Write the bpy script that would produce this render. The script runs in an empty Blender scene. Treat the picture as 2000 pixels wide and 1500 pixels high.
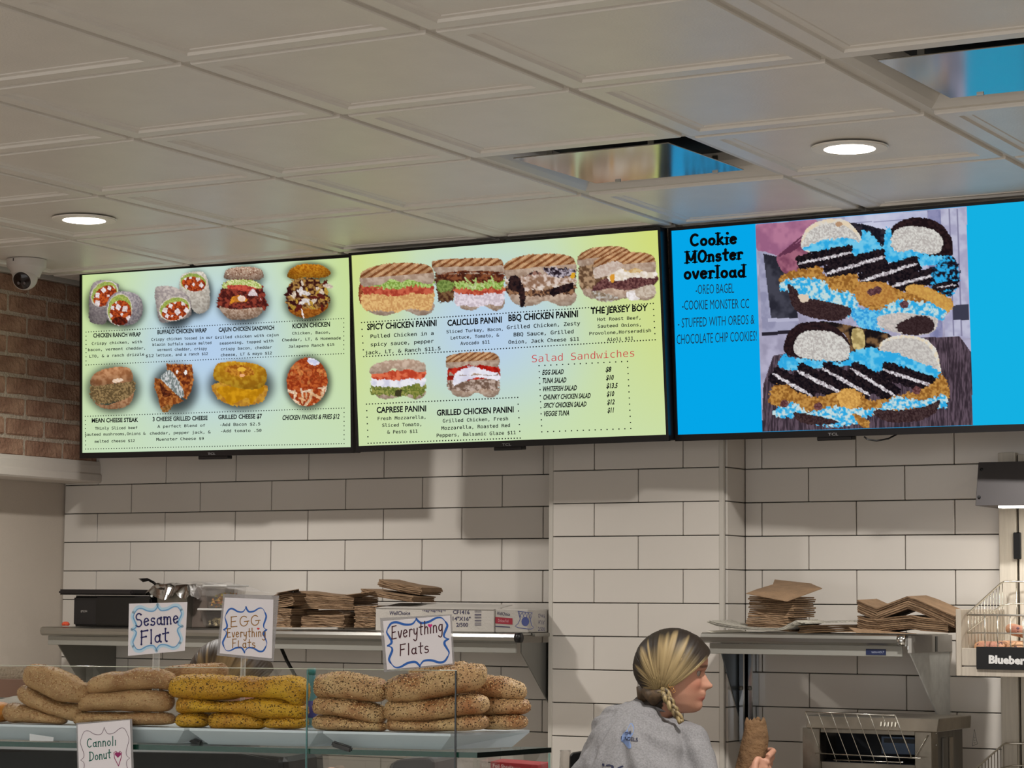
import bpy, bmesh, math, random
import numpy as np
from mathutils import Vector, Matrix
from math import sin, cos, pi, radians as R
random.seed(7); rng = np.random.default_rng(7)
SC = bpy.context.scene
COL = SC.collection
# ------------------------------------------------------------------ camera
EYE = 1.56                      # eye height above the floor
CEIL = EYE + 1.1443             # ceiling height
F, YAW, PIT, ROL = 4641.18, -0.51345, 0.09181, 0.00651
_w = Vector((sin(YAW)*cos(PIT), cos(YAW)*cos(PIT), sin(PIT)))
_r0 = Vector((cos(YAW), -sin(YAW), 0)); _u0 = _r0.cross(_w)
_r = _r0*cos(ROL) + _u0*sin(ROL); _u = -_r0*sin(ROL) + _u0*cos(ROL)
cam = bpy.data.cameras.new('camera'); cam.sensor_width = 36; cam.lens = 36*F/2000; cam.clip_start = .05; cam.clip_end = 60
co = bpy.data.objects.new('camera', cam); COL.objects.link(co)
m3 = Matrix((_r, _u, -_w)).transposed()
co.matrix_world = Matrix.Translation((0, 0, EYE)) @ m3.to_4x4()
SC.camera = co
O = Vector((0, 0, EYE))
# ------------------------------------------------------------------ light
vs = SC.view_settings
vs.view_transform = 'Standard'; vs.look = 'None'; vs.gamma = 1; vs.use_curve_mapping = False; vs.exposure = 0.0
w = bpy.data.worlds.new('world'); SC.world = w; w.use_nodes = True
w.node_tree.nodes['Background'].inputs[0].default_value = (1.0, .98, .96, 1)
w.node_tree.nodes['Background'].inputs[1].default_value = 1.4
DOWNLIGHTS = [(-4.575, 5.5), (-2.14, 5.5), (-0.3, 5.5), (-4.575, 3.05), (-2.14, 3.05), (.3, 3.05), (-6.4, 3.05), (-4.575, .6), (-2.14, .6), (.3, .6), (-3.35, 5.5)][:10]
for i, (x, y) in enumerate(DOWNLIGHTS):
    L = bpy.data.lights.new('downlight_beam', 'AREA'); L.shape = 'DISK'; L.size = .12; L.energy = 26 if y > 5 else 8; L.color = (1, .97, .93)
    L.spread = R(150)
    lo = bpy.data.objects.new('downlight_beam', L); COL.objects.link(lo); lo.location = (x, y, CEIL-.024); lo['kind'] = 'helper'
# ------------------------------------------------------------------ pixel -> place on a real plane
def ray(x, y): return _w*F + _r*(x-1000) - _u*(y-750)
def atY(x, y, Y): d = ray(x, y); return O + d*(Y/d.y)
def atZ(x, y, Z): d = ray(x, y); return O + d*((Z-EYE)/d.z)
def atX(x, y, X): d = ray(x, y); return O + d*(X/d.x)
def atD(x, y, D): d = ray(x, y); return O + d*(D/F)
def plane_at(P0, N):
    def f(x, y):
        d = ray(x, y); return O + d*((P0-O).dot(N)/d.dot(N))
    return f
# ------------------------------------------------------------------ materials
def lin(c): return tuple(((v/255)/12.92 if v/255 <= .04045 else ((v/255+.055)/1.055)**2.4) for v in c)
_M = {}
def mat(name, col, rough=.5, metal=0., var=0., vs_=8., bump=0., bs=60., alpha=None, emit=0., stretch=None, trans=0., ior=1.45, coat=0., spec=.5, col2=None):
    if name in _M: return _M[name]
    m = bpy.data.materials.new(name); m.use_nodes = True; nt = m.node_tree; b = nt.nodes['Principled BSDF']
    c = lin(col)+(1,)
    b.inputs['Base Color'].default_value = c; b.inputs['Roughness'].default_value = rough; b.inputs['Metallic'].default_value = metal
    b.inputs['Transmission Weight'].default_value = trans; b.inputs['IOR'].default_value = ior; b.inputs['Coat Weight'].default_value = coat
    b.inputs['Specular IOR Level'].default_value = spec
    if alpha is not None: b.inputs['Alpha'].default_value = alpha
    if emit: b.inputs['Emission Color'].default_value = c; b.inputs['Emission Strength'].default_value = emit
    if var or bump or col2:
        tc = nt.nodes.new('ShaderNodeTexCoord'); mp = nt.nodes.new('ShaderNodeMapping'); nt.links.new(tc.outputs['Object'], mp.inputs[0])
        if stretch: mp.inputs['Scale'].default_value = stretch
    if var or col2:
        n = nt.nodes.new('ShaderNodeTexNoise'); n.inputs['Scale'].default_value = vs_; n.inputs['Detail'].default_value = 5; nt.links.new(mp.outputs[0], n.inputs[0])
        r = nt.nodes.new('ShaderNodeValToRGB'); nt.links.new(n.outputs[0], r.inputs[0])
        c2 = lin(col2) if col2 else tuple(min(1, v*(1+var)) for v in c[:3])
        c1 = c[:3] if col2 else tuple(v*(1-var) for v in c[:3])
        r.color_ramp.elements[0].position = .35; r.color_ramp.elements[1].position = .65
        r.color_ramp.elements[0].color = (*c1, 1); r.color_ramp.elements[1].color = (*c2, 1)
        nt.links.new(r.outputs[0], b.inputs['Base Color'])
    if bump:
        n = nt.nodes.new('ShaderNodeTexNoise'); n.inputs['Scale'].default_value = bs; n.inputs['Detail'].default_value = 4; nt.links.new(mp.outputs[0], n.inputs[0])
        bp = nt.nodes.new('ShaderNodeBump'); bp.inputs['Strength'].default_value = bump; bp.inputs['Distance'].default_value = .01
        nt.links.new(n.outputs[0], bp.inputs['Height']); nt.links.new(bp.outputs[0], b.inputs['Normal'])
    _M[name] = m; return m
def attr_mat(name, emit=False, rough=.6, bump=0., bs=300., sss=0.):
    if name in _M: return _M[name]
    m = bpy.data.materials.new(name); m.use_nodes = True; nt = m.node_tree; b = nt.nodes['Principled BSDF']
    a = nt.nodes.new('ShaderNodeAttribute'); a.attribute_name = 'tint'
    if emit:
        nt.nodes.remove(b); e = nt.nodes.new('ShaderNodeEmission'); nt.links.new(a.outputs['Color'], e.inputs[0]); e.inputs[1].default_value = SCREEN
        nt.links.new(e.outputs[0], nt.nodes['Material Output'].inputs[0])
    else:
        nt.links.new(a.outputs['Color'], b.inputs['Base Color']); b.inputs['Roughness'].default_value = rough
        if bump:
            n = nt.nodes.new('ShaderNodeTexNoise'); n.inputs['Scale'].default_value = bs
            tc = nt.nodes.new('ShaderNodeTexCoord'); nt.links.new(tc.outputs['Object'], n.inputs[0])
            bp = nt.nodes.new('ShaderNodeBump'); bp.inputs['Strength'].default_value = bump; bp.inputs['Distance'].default_value = .004
            nt.links.new(n.outputs[0], bp.inputs['Height']); nt.links.new(bp.outputs[0], b.inputs['Normal'])
    _M[name] = m; return m
SCREEN = 1.0
# ------------------------------------------------------------------ objects
def tag(o, label=None, cat=None, group=None, kind=None):
    if label: o['label'] = label
    if cat: o['category'] = cat
    if group: o['group'] = group
    if kind: o['kind'] = kind
    return o
def empty(name, loc, label=None, cat=None, group=None, kind=None):
    o = bpy.data.objects.new(name, None); o.empty_display_size = .05; o.location = loc; COL.objects.link(o)
    return tag(o, label, cat, group, kind)
def link(name, me, parent=None, loc=None, smooth=False):
    o = bpy.data.objects.new(name, me); COL.objects.link(o)
    if parent is not None:
        o.parent = parent
        o.matrix_parent_inverse = Matrix.Translation(parent_world(parent)).inverted()
    if loc is not None: o.location = loc
    return o
_PW = {}
def parent_world(p):
    v = Vector(p.location)
    return v            # parents of meshes are unrotated; grandparents handled by keeping part origins at world zero
def mesh(name, verts, faces, m, parent=None, smooth=False, mats=None, loc=None):
    me = bpy.data.meshes.new(name); me.from_pydata([tuple(v) for v in verts], [], faces); me.update()
    for mm in (mats or [m]): me.materials.append(mm)
    if smooth: me.shade_smooth()
    return link(name, me, parent, loc)
def bmo(name, bm, m, parent=None, smooth=False, loc=None, auto=None):
    me = bpy.data.meshes.new(name); bmesh.ops.recalc_face_normals(bm, faces=bm.faces); bm.to_mesh(me); bm.free(); me.materials.append(m)
    if smooth: me.shade_smooth()
    o = link(name, me, parent, loc)
    if auto:
        me.shade_smooth()
        me.set_sharp_from_angle(angle=R(auto))
    return o
def bm_box(bm, a, b, bev=0., M=None, seg=1):
    a = Vector(a); b = Vector(b); c = (a+b)/2; s = b-a
    mt = Matrix.Translation(c) @ Matrix.Diagonal((abs(s.x), abs(s.y), abs(s.z), 1))
    if M is not None: mt = M @ mt
    r = bmesh.ops.create_cube(bm, size=1, matrix=mt)
    if bev:
        es = list({e for v in r['verts'] for e in v.link_edges})
        bmesh.ops.bevel(bm, geom=es, offset=bev, segments=seg, affect='EDGES', clamp_overlap=True)
def box(name, a, b, m, parent=None, bev=0., M=None, seg=1):
    bm = bmesh.new(); bm_box(bm, a, b, bev, M, seg); return bmo(name, bm, m, parent)
def bm_hex(bm, p8, bev=0.):
    """p8: 4 bottom/front corners then 4 opposite corners"""
    v = [bm.verts.new(p) for p in p8]
    fs = [bm.faces.new([v[i] for i in q]) for q in ((0,1,2,3),(7,6,5,4),(0,4,5,1),(1,5,6,2),(2,6,7,3),(3,7,4,0))]
    if bev: bmesh.ops.bevel(bm, geom=list({e for f in fs for e in f.edges}), offset=bev, segments=1, affect='EDGES', clamp_overlap=True)
def hexa(name, p8, m, parent=None, bev=0.):
    bm = bmesh.new(); bm_hex(bm, p8, bev); return bmo(name, bm, m, parent)
def prism(name, pts, off, m, parent=None, bev=0.):
    bm = bmesh.new(); n = len(pts); a = [bm.verts.new(p) for p in pts]; b = [bm.verts.new(Vector(p)+off) for p in pts]
    bm.faces.new(a); bm.faces.new(b[::-1])
    for i in range(n): bm.faces.new([a[i], b[i], b[(i+1) % n], a[(i+1) % n]])
    if bev: bmesh.ops.bevel(bm, geom=list(bm.edges), offset=bev, segments=1, affect='EDGES', clamp_overlap=True)
    return bmo(name, bm, m, parent)
def tube_geo(pts, rad, n=8, cap=True, flat=None, upv=None):
    """verts, faces for a tube; rad number / list / list of (ra,rb)"""
    pts = [Vector(p) for p in pts]; V = []; Fc = []
    k = len(pts)
    up = Vector(upv) if upv is not None else Vector((0, 0, 1)); prev = None
    for i, p in enumerate(pts):
        t = (pts[min(i+1, k-1)]-pts[max(i-1, 0)]).normalized()
        if prev is None:
            a = up - t*up.dot(t)
            if a.length < 1e-3: a = Vector((1, 0, 0)) - t*t.x
        else: a = prev - t*prev.dot(t)
        a.normalize(); prev = a; b = t.cross(a)
        r = rad[i] if isinstance(rad, (list, tuple)) else rad
        ra, rb = r if isinstance(r, (list, tuple)) else (r, r)
        for j in range(n):
            th = 2*pi*j/n; V.append(p + a*ra*cos(th) + b*rb*sin(th))
    for i in range(k-1):
        for j in range(n):
            Fc.append((i*n+j, i*n+(j+1) % n, (i+1)*n+(j+1) % n, (i+1)*n+j))
    if cap: Fc.append(tuple(range(n))[::-1]); Fc.append(tuple((k-1)*n+j for j in range(n)))
    return V, Fc
class G:
    """collect verts/faces then build one mesh"""
    def __init__(s): s.V = []; s.F = []
    def add(s, V, Fc): b = len(s.V); s.V += [Vector(v) for v in V]; s.F += [tuple(b+i for i in f) for f in Fc]; return s
    def tube(s, pts, rad, n=8, **k): return s.add(*tube_geo(pts, rad, n, **k))
    def build(s, name, m, parent=None, smooth=False): return mesh(name, s.V, s.F, m, parent, smooth)
def tube(name, pts, rad, m, parent=None, n=8, smooth=True): return G().tube(pts, rad, n).build(name, m, parent, smooth)
def lathe(name, prof, center, m, parent=None, n=32, axis=None, smooth=True, auto=None):
    """prof: (r,z) list, axis default +z"""
    M = Matrix.Translation(center)
    if axis is not None: M = M @ Vector((0, 0, 1)).rotation_difference(Vector(axis)).to_matrix().to_4x4()
    V = []; Fc = []
    for r, z in prof:
        for j in range(n): V.append(M @ Vector((r*cos(2*pi*j/n), r*sin(2*pi*j/n), z)))
    for i in range(len(prof)-1):
        for j in range(n): Fc.append((i*n+j, i*n+(j+1) % n, (i+1)*n+(j+1) % n, (i+1)*n+j))
    if prof[0][0] > 1e-6: Fc.append(tuple(range(n))[::-1])
    if prof[-1][0] > 1e-6: Fc.append(tuple((len(prof)-1)*n+j for j in range(n)))
    o = mesh(name, V, Fc, m, parent, smooth)
    if auto: o.data.set_sharp_from_angle(angle=R(auto))
    return o
def catmull(P, k=6, closed=True):
    P = np.array(P, float); n = len(P); out = []
    idx = range(n) if closed else range(n-1)
    g = (lambda i: P[i % n]) if closed else (lambda i: P[min(max(i, 0), n-1)])
    for i in idx:
        a, b, c, d = g(i-1), g(i), g(i+1), g(i+2)
        for s in range(k):
            t = s/k; out.append(.5*((2*b)+(-a+c)*t+(2*a-5*b+4*c-d)*t*t+(-a+3*b-3*c+d)*t**3))
    if not closed: out.append(P[-1])
    return np.array(out)
# value noise (numpy)
_tab = rng.random((256, 256))
def vnoise(x, y, seed=0):
    x = np.asarray(x, float)+seed*17.3; y = np.asarray(y, float)+seed*9.7
    xi = np.floor(x).astype(int); yi = np.floor(y).astype(int); fx = x-xi; fy = y-yi
    fx = fx*fx*(3-2*fx); fy = fy*fy*(3-2*fy); T = lambda a, b: _tab[a & 255, b & 255]
    return (T(xi, yi)*(1-fx)+T(xi+1, yi)*fx)*(1-fy)+(T(xi, yi+1)*(1-fx)+T(xi+1, yi+1)*fx)*fy
def fbm(x, y, seed=0, o=3):
    s = 0; a = .5; t = 0
    for i in range(o): s = s + a*vnoise(x*2**i, y*2**i, seed+i*5); t += a; a *= .5
    return s/t
# ------------------------------------------------------------------ text
_fonts = {}
def font(kind):
    if kind not in _fonts:
        f = None
        try:
            import os
            d = os.path.join(bpy.utils.system_resource('DATAFILES'), 'fonts')
            if kind == 'mono': f = bpy.data.fonts.load(os.path.join(d, 'DejaVuSansMono.woff2'))
        except Exception: f = None
        _fonts[kind] = f
    return _fonts[kind]
_tcache = {}
def text_geo(s, kind='sans', bold=0., shear=0.):
    key = (s, kind, bold, shear)
    if key in _tcache: return _tcache[key]
    cu = bpy.data.curves.new('t', 'FONT'); cu.body = s; cu.resolution_u = 2; cu.offset = bold; cu.shear = shear
    if font(kind): cu.font = font(kind)
    o = bpy.data.objects.new('t', cu); COL.objects.link(o); dg = bpy.context.evaluated_depsgraph_get()
    me = bpy.data.meshes.new_from_object(o.evaluated_get(dg))
    V = np.array([v.co[:] for v in me.vertices]) if len(me.vertices) else np.zeros((0, 3)); Fc = [tuple(p.vertices) for p in me.polygons]
    bpy.data.objects.remove(o); bpy.data.curves.remove(cu); bpy.data.meshes.remove(me)
    V = V[:, :2]; 
    _tcache[key] = (V, Fc); return V, Fc
def put_text(g, s, pl, pr, h, place, kind='sans', bold=0., shear=0., lean=0.):
    """baseline left pl, right pr in pixels, cap height h px; place(px,py)->world"""
    V, Fc = text_geo(s, kind, bold, shear)
    if not len(V): return
    x0, x1 = V[:, 0].min(), V[:, 0].max(); ch = .729
    out = []
    for x, y in V:
        t = (x-x0)/(x1-x0)
        out.append(place(pl[0]+(pr[0]-pl[0])*t + lean*y/ch, pl[1]+(pr[1]-pl[1])*t - h*y/ch))
    g.add(out, Fc)
# hand-drawn marker letters: polylines in a unit box
def arc(cx, cy, rx, ry, a0, a1, n=10): return [(cx+rx*cos(R(a0+(a1-a0)*i/n)), cy+ry*sin(R(a0+(a1-a0)*i/n))) for i in range(n+1)]
GL = {
 'S': (.75, [arc(.38, .75, .27, .25, 40, 250)+arc(.36, .25, .3, .27, 80, -140)]),
 's': (.5, [arc(.25, .42, .17, .14, 40, 250)+arc(.23, .15, .2, .15, 80, -140)]),
 'e': (.58, [[(.08, .3), (.48, .38)]+arc(.28, .3, .22, .28, 30, 320)]),
 'a': (.58, [arc(.26, .27, .2, .25, 70, 400), [(.47, .55), (.46, .1), (.56, .02)]]),
 'm': (.85, [[(.08, .55), (.08, 0)], [(.08, .4)]+arc(.24, .38, .14, .18, 160, 0)+[(.4, 0)], [(.4, .38)]+arc(.56, .38, .15, .18, 160, 0)+[(.74, .0)]]),
 'n': (.55, [[(.08, .55), (.08, 0)], [(.08, .38)]+arc(.27, .36, .17, .2, 160, 0)+[(.46, 0)]]),
 'F': (.68, [[(.12, 1), (.1, 0)], [(.1, .97), (.62, 1.0)], [(.12, .52), (.5, .55)]]),
 'l': (.3, [[(.14, 1.0), (.14, 0)]]),
 'L': (.55, [[(.12, .8), (.12, .02), (.5, .05)]]),
 't': (.5, [[(.25, .95), (.24, .12), (.36, 0)], [(.04, .6), (.48, .63)]]),
 'E': (.68, [[(.12, 1), (.1, 0)], [(.1, .98), (.6, 1.02)], [(.12, .52), (.5, .55)], [(.1, .02), (.62, .04)]]),
 'G': (.85, [arc(.42, .5, .34, .48, 50, 330)+[(.72, .42)], [(.45, .46), (.86, .48)]]),
 'v': (.5, [[(.05, .55), (.25, 0), (.45, .57)]]),
 'r': (.42, [[(.1, .55), (.1, 0)], [(.1, .35)]+arc(.28, .38, .17, .18, 150, 40)]),
 'y': (.55, [[(.08, .55), (.12, .2), (.3, .12), (.44, .3)], [(.47, .57), (.42, -.2), (.25, -.4), (.05, -.28)]]),
 'h': (.55, [[(.08, 1.0), (.08, 0)], [(.08, .36)]+arc(.27, .36, .17, .2, 160, 0)+[(.46, 0)]]),
 'i': (.26, [[(.12, .55), (.12, 0)]]),
 'g': (.55, [arc(.25, .32, .19, .24, 60, 380), [(.46, .55), (.45, -.2), (.28, -.42), (.02, -.3)]]),
 'C': (.75, [arc(.42, .5, .33, .48, 55, 310)]),
 'o': (.55, [arc(.27, .28, .21, .26, 90, 450)]),
 'u': (.55, [[(.08, .55), (.1, .12), (.24, .0), (.42, .12)], [(.45, .57), (.46, 0)]]),
 'D': (.75, [[(.1, 1), (.1, 0)], [(.02, .98)]+arc(.2, .5, .46, .48, 80, -80)+[(.02, 0)]]),
 ' ': (.4, []),
}
def ribbon(g, pts, wd, place, dots=0.):
    """flat pen stroke, pts in pixel coords"""
    P = np.array(pts, float); n = len(P)
    T = np.gradient(P, axis=0) if n > 1 else np.array([[1, 0]]); T /= np.linalg.norm(T, axis=1)[:, None]+1e-9
    N = np.stack([-T[:, 1], T[:, 0]], 1)
    wds = wd if isinstance(wd, (list, np.ndarray)) else [wd]*n
    A = []
    for i in range(n): A.append(place(*(P[i]+N[i]*wds[i]/2))); A.append(place(*(P[i]-N[i]*wds[i]/2)))
    g.add(A, [(2*i, 2*i+1, 2*i+3, 2*i+2) for i in range(n-1)])
    for e in (0, n-1):
        r = max(wds[e]/2, dots); c = [place(P[e][0]+r*cos(k*pi/4), P[e][1]+r*sin(k*pi/4)) for k in range(8)]
        g.add(c, [tuple(range(8))])
def hand(g, s, pl, pr, h, wd, place, dots=0., serif=0):
    W = sum(GL[c][0] for c in s)+.12*(len(s)-1); x = 0; pl = np.array(pl, float); pr = np.array(pr, float)
    ux = (pr-pl)/W; uy = np.array([0, -h]) + np.array([ux[1]*-1, 0])*0
    for c in s:
        wv, strokes = GL[c]
        for st in strokes:
            q = catmull(st, 4, False) if len(st) > 2 else np.array([st[0], ((st[0][0]+st[1][0])/2+.01, (st[0][1]+st[1][1])/2), st[1]])
            ribbon(g, [pl+ux*(x+a)+uy*b for a, b in q], wd, place, dots)
            if serif and len(st) == 2 and abs(st[0][0]-st[1][0]) < .1:
                for (a, b) in st:
                    c = pl+ux*(x+a)+uy*b; k = ux/np.linalg.norm(ux)*serif/2; ribbon(g, [c-k, c, c+k], wd*.5, place, 0)
        x += wv+.12
# ================================================================== SETTING
CT = mat('ceiling_paint', (224, 218, 209), .36, var=.02, bump=.12, bs=180, spec=.4)
GRIDM = mat('ceiling_grid_paint', (206, 200, 190), .45)
TILE = mat('glazed_tile', (206, 199, 190), .16, var=.02, vs_=1.5, spec=.5, bump=.03, bs=9)
GROUT = mat('grout', (72, 70, 66), .9)
TRIMM = mat('tile_edge_trim', (190, 184, 174), .35)
PAINT = mat('white_wall_paint', (196, 184, 170), .7, bump=.1, bs=250)
BRICK = mat('brick_face', (176, 140, 116), .9, var=.18, vs_=14, bump=.9, bs=70, col2=(144, 108, 88))
MORT = mat('mortar', (190, 174, 156), .95, bump=1., bs=90)
STEEL = mat('brushed_steel', (170, 168, 162), .38, 1., var=.05, stretch=(1, 1, 30), vs_=6)
WHITEP = mat('white_painted_wood', (205, 196, 186), .5, bump=.1, bs=90)
BLACK = mat('black_plastic', (14, 13, 14), .35)
GX, GY, GS = -3.65654, 3.97022, .6096
YB, YP, YR_ = 6.806, 6.6485, 6.79
XL, XBR = -5.718, -5.5646
# floor and shell
box('floor', (-9, -1.6, -.1), (4.5, 6.95, 0), mat('floor_tile_clay', (172, 166, 158), .4, var=.1, vs_=3))['kind'] = 'structure'
# ceiling: slab above, runners and panels under it
ceil = box('ceiling', (-9, -1.6, CEIL+.06), (4.5, 6.95, CEIL+.14), GRIDM); ceil['kind'] = 'structure'
VENTS = {(1, 2), (3, 1)}
def panel_geo(x0, x1, y0, y1):
    """stepped panel seen from below: lip drops below the grid, then a beveled step to the field"""
    g = .012; loops = []
    for ins, z in ((g, .006), (g, -.009), (g+.002, -.012), (.056, -.012), (.060, -.006), (.078, -.006), (.080, -.004)):
        loops.append([(x0+ins, y0+ins, z), (x1-ins, y0+ins, z), (x1-ins, y1-ins, z), (x0+ins, y1-ins, z)])
    V = []; Fc = []
    for l in loops: V += l
    for k in range(len(loops)-1):
        for j in range(4): Fc.append((k*4+j, k*4+(j+1) % 4, (k+1)*4+(j+1) % 4, (k+1)*4+j))
    Fc.append(tuple((len(loops)-1)*4+j for j in range(4)))
    return V, Fc
pm = {}
for i in range(-4, 7):
    for j in range(-4, 5):
        if (i, j) in VENTS: continue
        x0, x1 = 0, GS; y1 = GS if j < 4 else YB-.02-(GY+4*GS); xo = GX+i*GS
        if i == -4:
            x0 = XBR+.006-xo
            if x0 > GS-.17: continue
        key = (round(x0, 3), round(y1, 3))
        if key not in pm:
            V, Fc = panel_geo(x0, x1, 0, y1); me = bpy.data.meshes.new('ceiling_panel'); me.from_pydata(V, [], [f[::-1] for f in Fc]); me.materials.append(CT); pm[key] = me
        link('ceiling_panel', pm[key], ceil, (xo, GY+j*GS, CEIL))
for i in range(-3, 8):
    box('ceiling_runner', (GX+i*GS-.012, -1.6, CEIL-.003), (GX+i*GS+.012, YB-.02, CEIL+.03), GRIDM, ceil)
for j in range(-3, 5):
    box('ceiling_runner', (XBR, GY+j*GS-.012, CEIL-.0025), (4.4, GY+j*GS+.012, CEIL+.03), GRIDM, ceil)
box('edge_angle', (XBR, YB-.024, CEIL-.012), (4.4, YB-.006, CEIL+.01), GRIDM, ceil)
box('edge_angle', (XBR+.004, -1.6, CEIL-.012), (XBR+.02, YB-.02, CEIL+.01), GRIDM, ceil)
# ---- tiled walls
TW, TH, Z0 = .3078, .10413, EYE+.41765
def tile_mesh(wd, ht=TH, ax='x'):
    key = ('t', round(wd, 4), round(ht, 4), ax)
    if key not in pm:
        bm = bmesh.new(); g = .0028
        if ax == 'x': bm_box(bm, (g/2, -.007, g/2), (wd-g/2, .004, ht-g/2), .0015)
        else: bm_box(bm, (-.004, g/2, g/2), (.007, wd-g/2, ht-g/2), .0015)
        bmesh.ops.recalc_face_normals(bm, faces=bm.faces)
        me = bpy.data.meshes.new('tile'); bm.to_mesh(me); bm.free(); me.materials.append(TILE); pm[key] = me
    return pm[key]
def tile_field(wall, xa, xb, Y, xj, par, rows, tw=TW, skip=None):
    """courses k (0 = measured line, + down); joints at xj + n*tw, half-offset on rows of parity par"""
    for k in rows:
        zt = Z0-k*TH; zb = zt-TH; 
        hi = min(zt, CEIL)
        if hi-zb < .02: continue
        off = 0 if (k % 2) == par else tw/2
        n0 = math.floor((xa-xj-off)/tw)
        x = xj+off+n0*tw
        while x < xb-1e-6:
            a, b = max(x, xa), min(x+tw, xb); x += tw
            if b-a < .012: continue
            o = link('tile', tile_mesh(b-a, hi-zb), wall, (a, Y-.004, zb))
            o.rotation_euler = ((random.random()-.5)*.004, 0, (random.random()-.5)*.003)
XPL, XPR = -3.604, -2.9985
XCOL = XPR
wb = box('wall_back', (XL-.3, YB, 0), (XCOL-.05, YB+.12, CEIL+.05), GROUT); wb['kind'] = 'structure'
tile_field(wb, XL+.004, XPL+.02, YB, -5.5593, 1, range(-7, 15))
wp = box('wall_back_pillar', (XPL, YP, 0), (XPR, YB-.001, CEIL+.05), GROUT); wp['kind'] = 'structure'
tile_field(wp, XPL+.012, XPR-.014, YP, -3.59765+.0, 0, range(-7, 15))
for xx, nm in ((XPL, 'tile_edge_trim'), (XPR-.014, 'tile_edge_trim')):
    box(nm, (xx-.001, YP-.012, .5), (xx+.014, YP+.0, CEIL), TRIMM, wp, .001)
for k in range(-7, 15):
    zt = min(Z0-k*TH, CEIL); zb = Z0-k*TH-TH
    if zt-zb > .02: link('tile', tile_mesh(YR_-YP-.006, zt-zb, 'y'), wp, (XPR+.0, YP+.0, zb))
wr = box('wall_back_right', (XCOL-.05, YR_, 0), (4.5, YR_+.13, CEIL+.05), GROUT); wr['kind'] = 'structure'
xjr = atY(1674.8, 1011, YR_).x
twr = (atY(1867, 1011, YR_).x-xjr)
tile_field(wr, XPR+.008, atY(1948, 1110, YR_).x+.35, YR_, xjr, 1, range(-7, 15), twr)
# ---- left wall: painted below, brick veneer with a white ledge above
wl = box('wall_left', (XL-.12, -1.6, 0), (XL, YB, CEIL+.05), PAINT); wl['kind'] = 'structure'
ZT, ZB_ = EYE+.497, EYE+.4245
mo = box('mortar_bed', (XL+.001, 3.5, ZT-.01), (XBR-.006, YB-.001, CEIL+.02), MORT, wl)
bmv = []
for v in range(4):
    bm = bmesh.new(); bm_box(bm, (-.01, .004, .004), (.004, .2-.002, .0715-.010), .004, seg=2)
    bmesh.ops.subdivide_edges(bm, edges=[e for e in bm.edges if e.calc_length() > .05], cuts=2)
    for q in bm.verts:
        q.co += Vector((random.uniform(-.0015, .0015), random.uniform(-.0022, .0022), random.uniform(-.0018, .0018)))
    me = bpy.data.meshes.new('brick'); bmesh.ops.recalc_face_normals(bm, faces=bm.faces); bm.to_mesh(me); bm.free(); me.materials.append(BRICK); bmv.append(me)
BP = .2055
for c in range(9):
    zb = ZT+c*.0716-.001
    if zb+.06 > CEIL: break
    y = 6.302-.003+(0 if c % 2 == 1 else BP/2) - BP*9
    while y < YB-.02:
        ln = min(BP, YB-.006-y)
        o = link('brick', random.choice(bmv), wl, (XBR-.004, y, zb)); o.scale = (1, ln/BP, 1); y += BP
bm = bmesh.new()
prof = [(XL+.002, ZT+.004), (XBR+.012, ZT+.004), (XBR+.016, ZT-.012), (XBR+.016, ZT-.038), (XBR+.022, ZT-.044), (XBR+.022, ZB_+.006), (XBR+.016, ZB_), (XL+.002, ZB_)]
a = [bm.verts.new((x, 3.5, z)) for x, z in prof]; b = [bm.verts.new((x, YB-.009, z)) for x, z in prof]
bm.faces.new(a); bm.faces.new(b[::-1])
for i in range(len(prof)): bm.faces.new([a[i], b[i], b[(i+1) % 8], a[(i+1) % 8]])
bmo('ledge_board', bm, WHITEP, wl)
# right wall far out of frame closes the room
box('wall_right', (4.5, -1.6, 0), (4.6, 6.95, CEIL+.05), PAINT)['kind'] = 'structure'
# ---- downlights in the ceiling
LITM = mat('lamp_lens', (255, 244, 226), .5, emit=12)
for i, (x, y) in enumerate(DOWNLIGHTS[:3]):
    e = empty('recessed_downlight', (x, y, CEIL-.005), ['round recessed ceiling downlight at left, above the brick corner', 'round recessed ceiling downlight at right, above the blue screen', 'round recessed ceiling downlight out to the right'][i], 'light', 'recessed downlights')
    lathe('trim_ring', [(.066, -.004), (.094, -.0035), (.094, -.001), (.096, .001), (.0, .001)], (x, y, CEIL-.010), mat('lamp_trim', (232, 226, 216), .4), e, 40, smooth=False)
    lathe('lamp_lens', [(0, -.0055), (.06, -.0055), (.066, -.004), (.066, .0)], (x, y, CEIL-.0095), LITM, e, 40)
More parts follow.
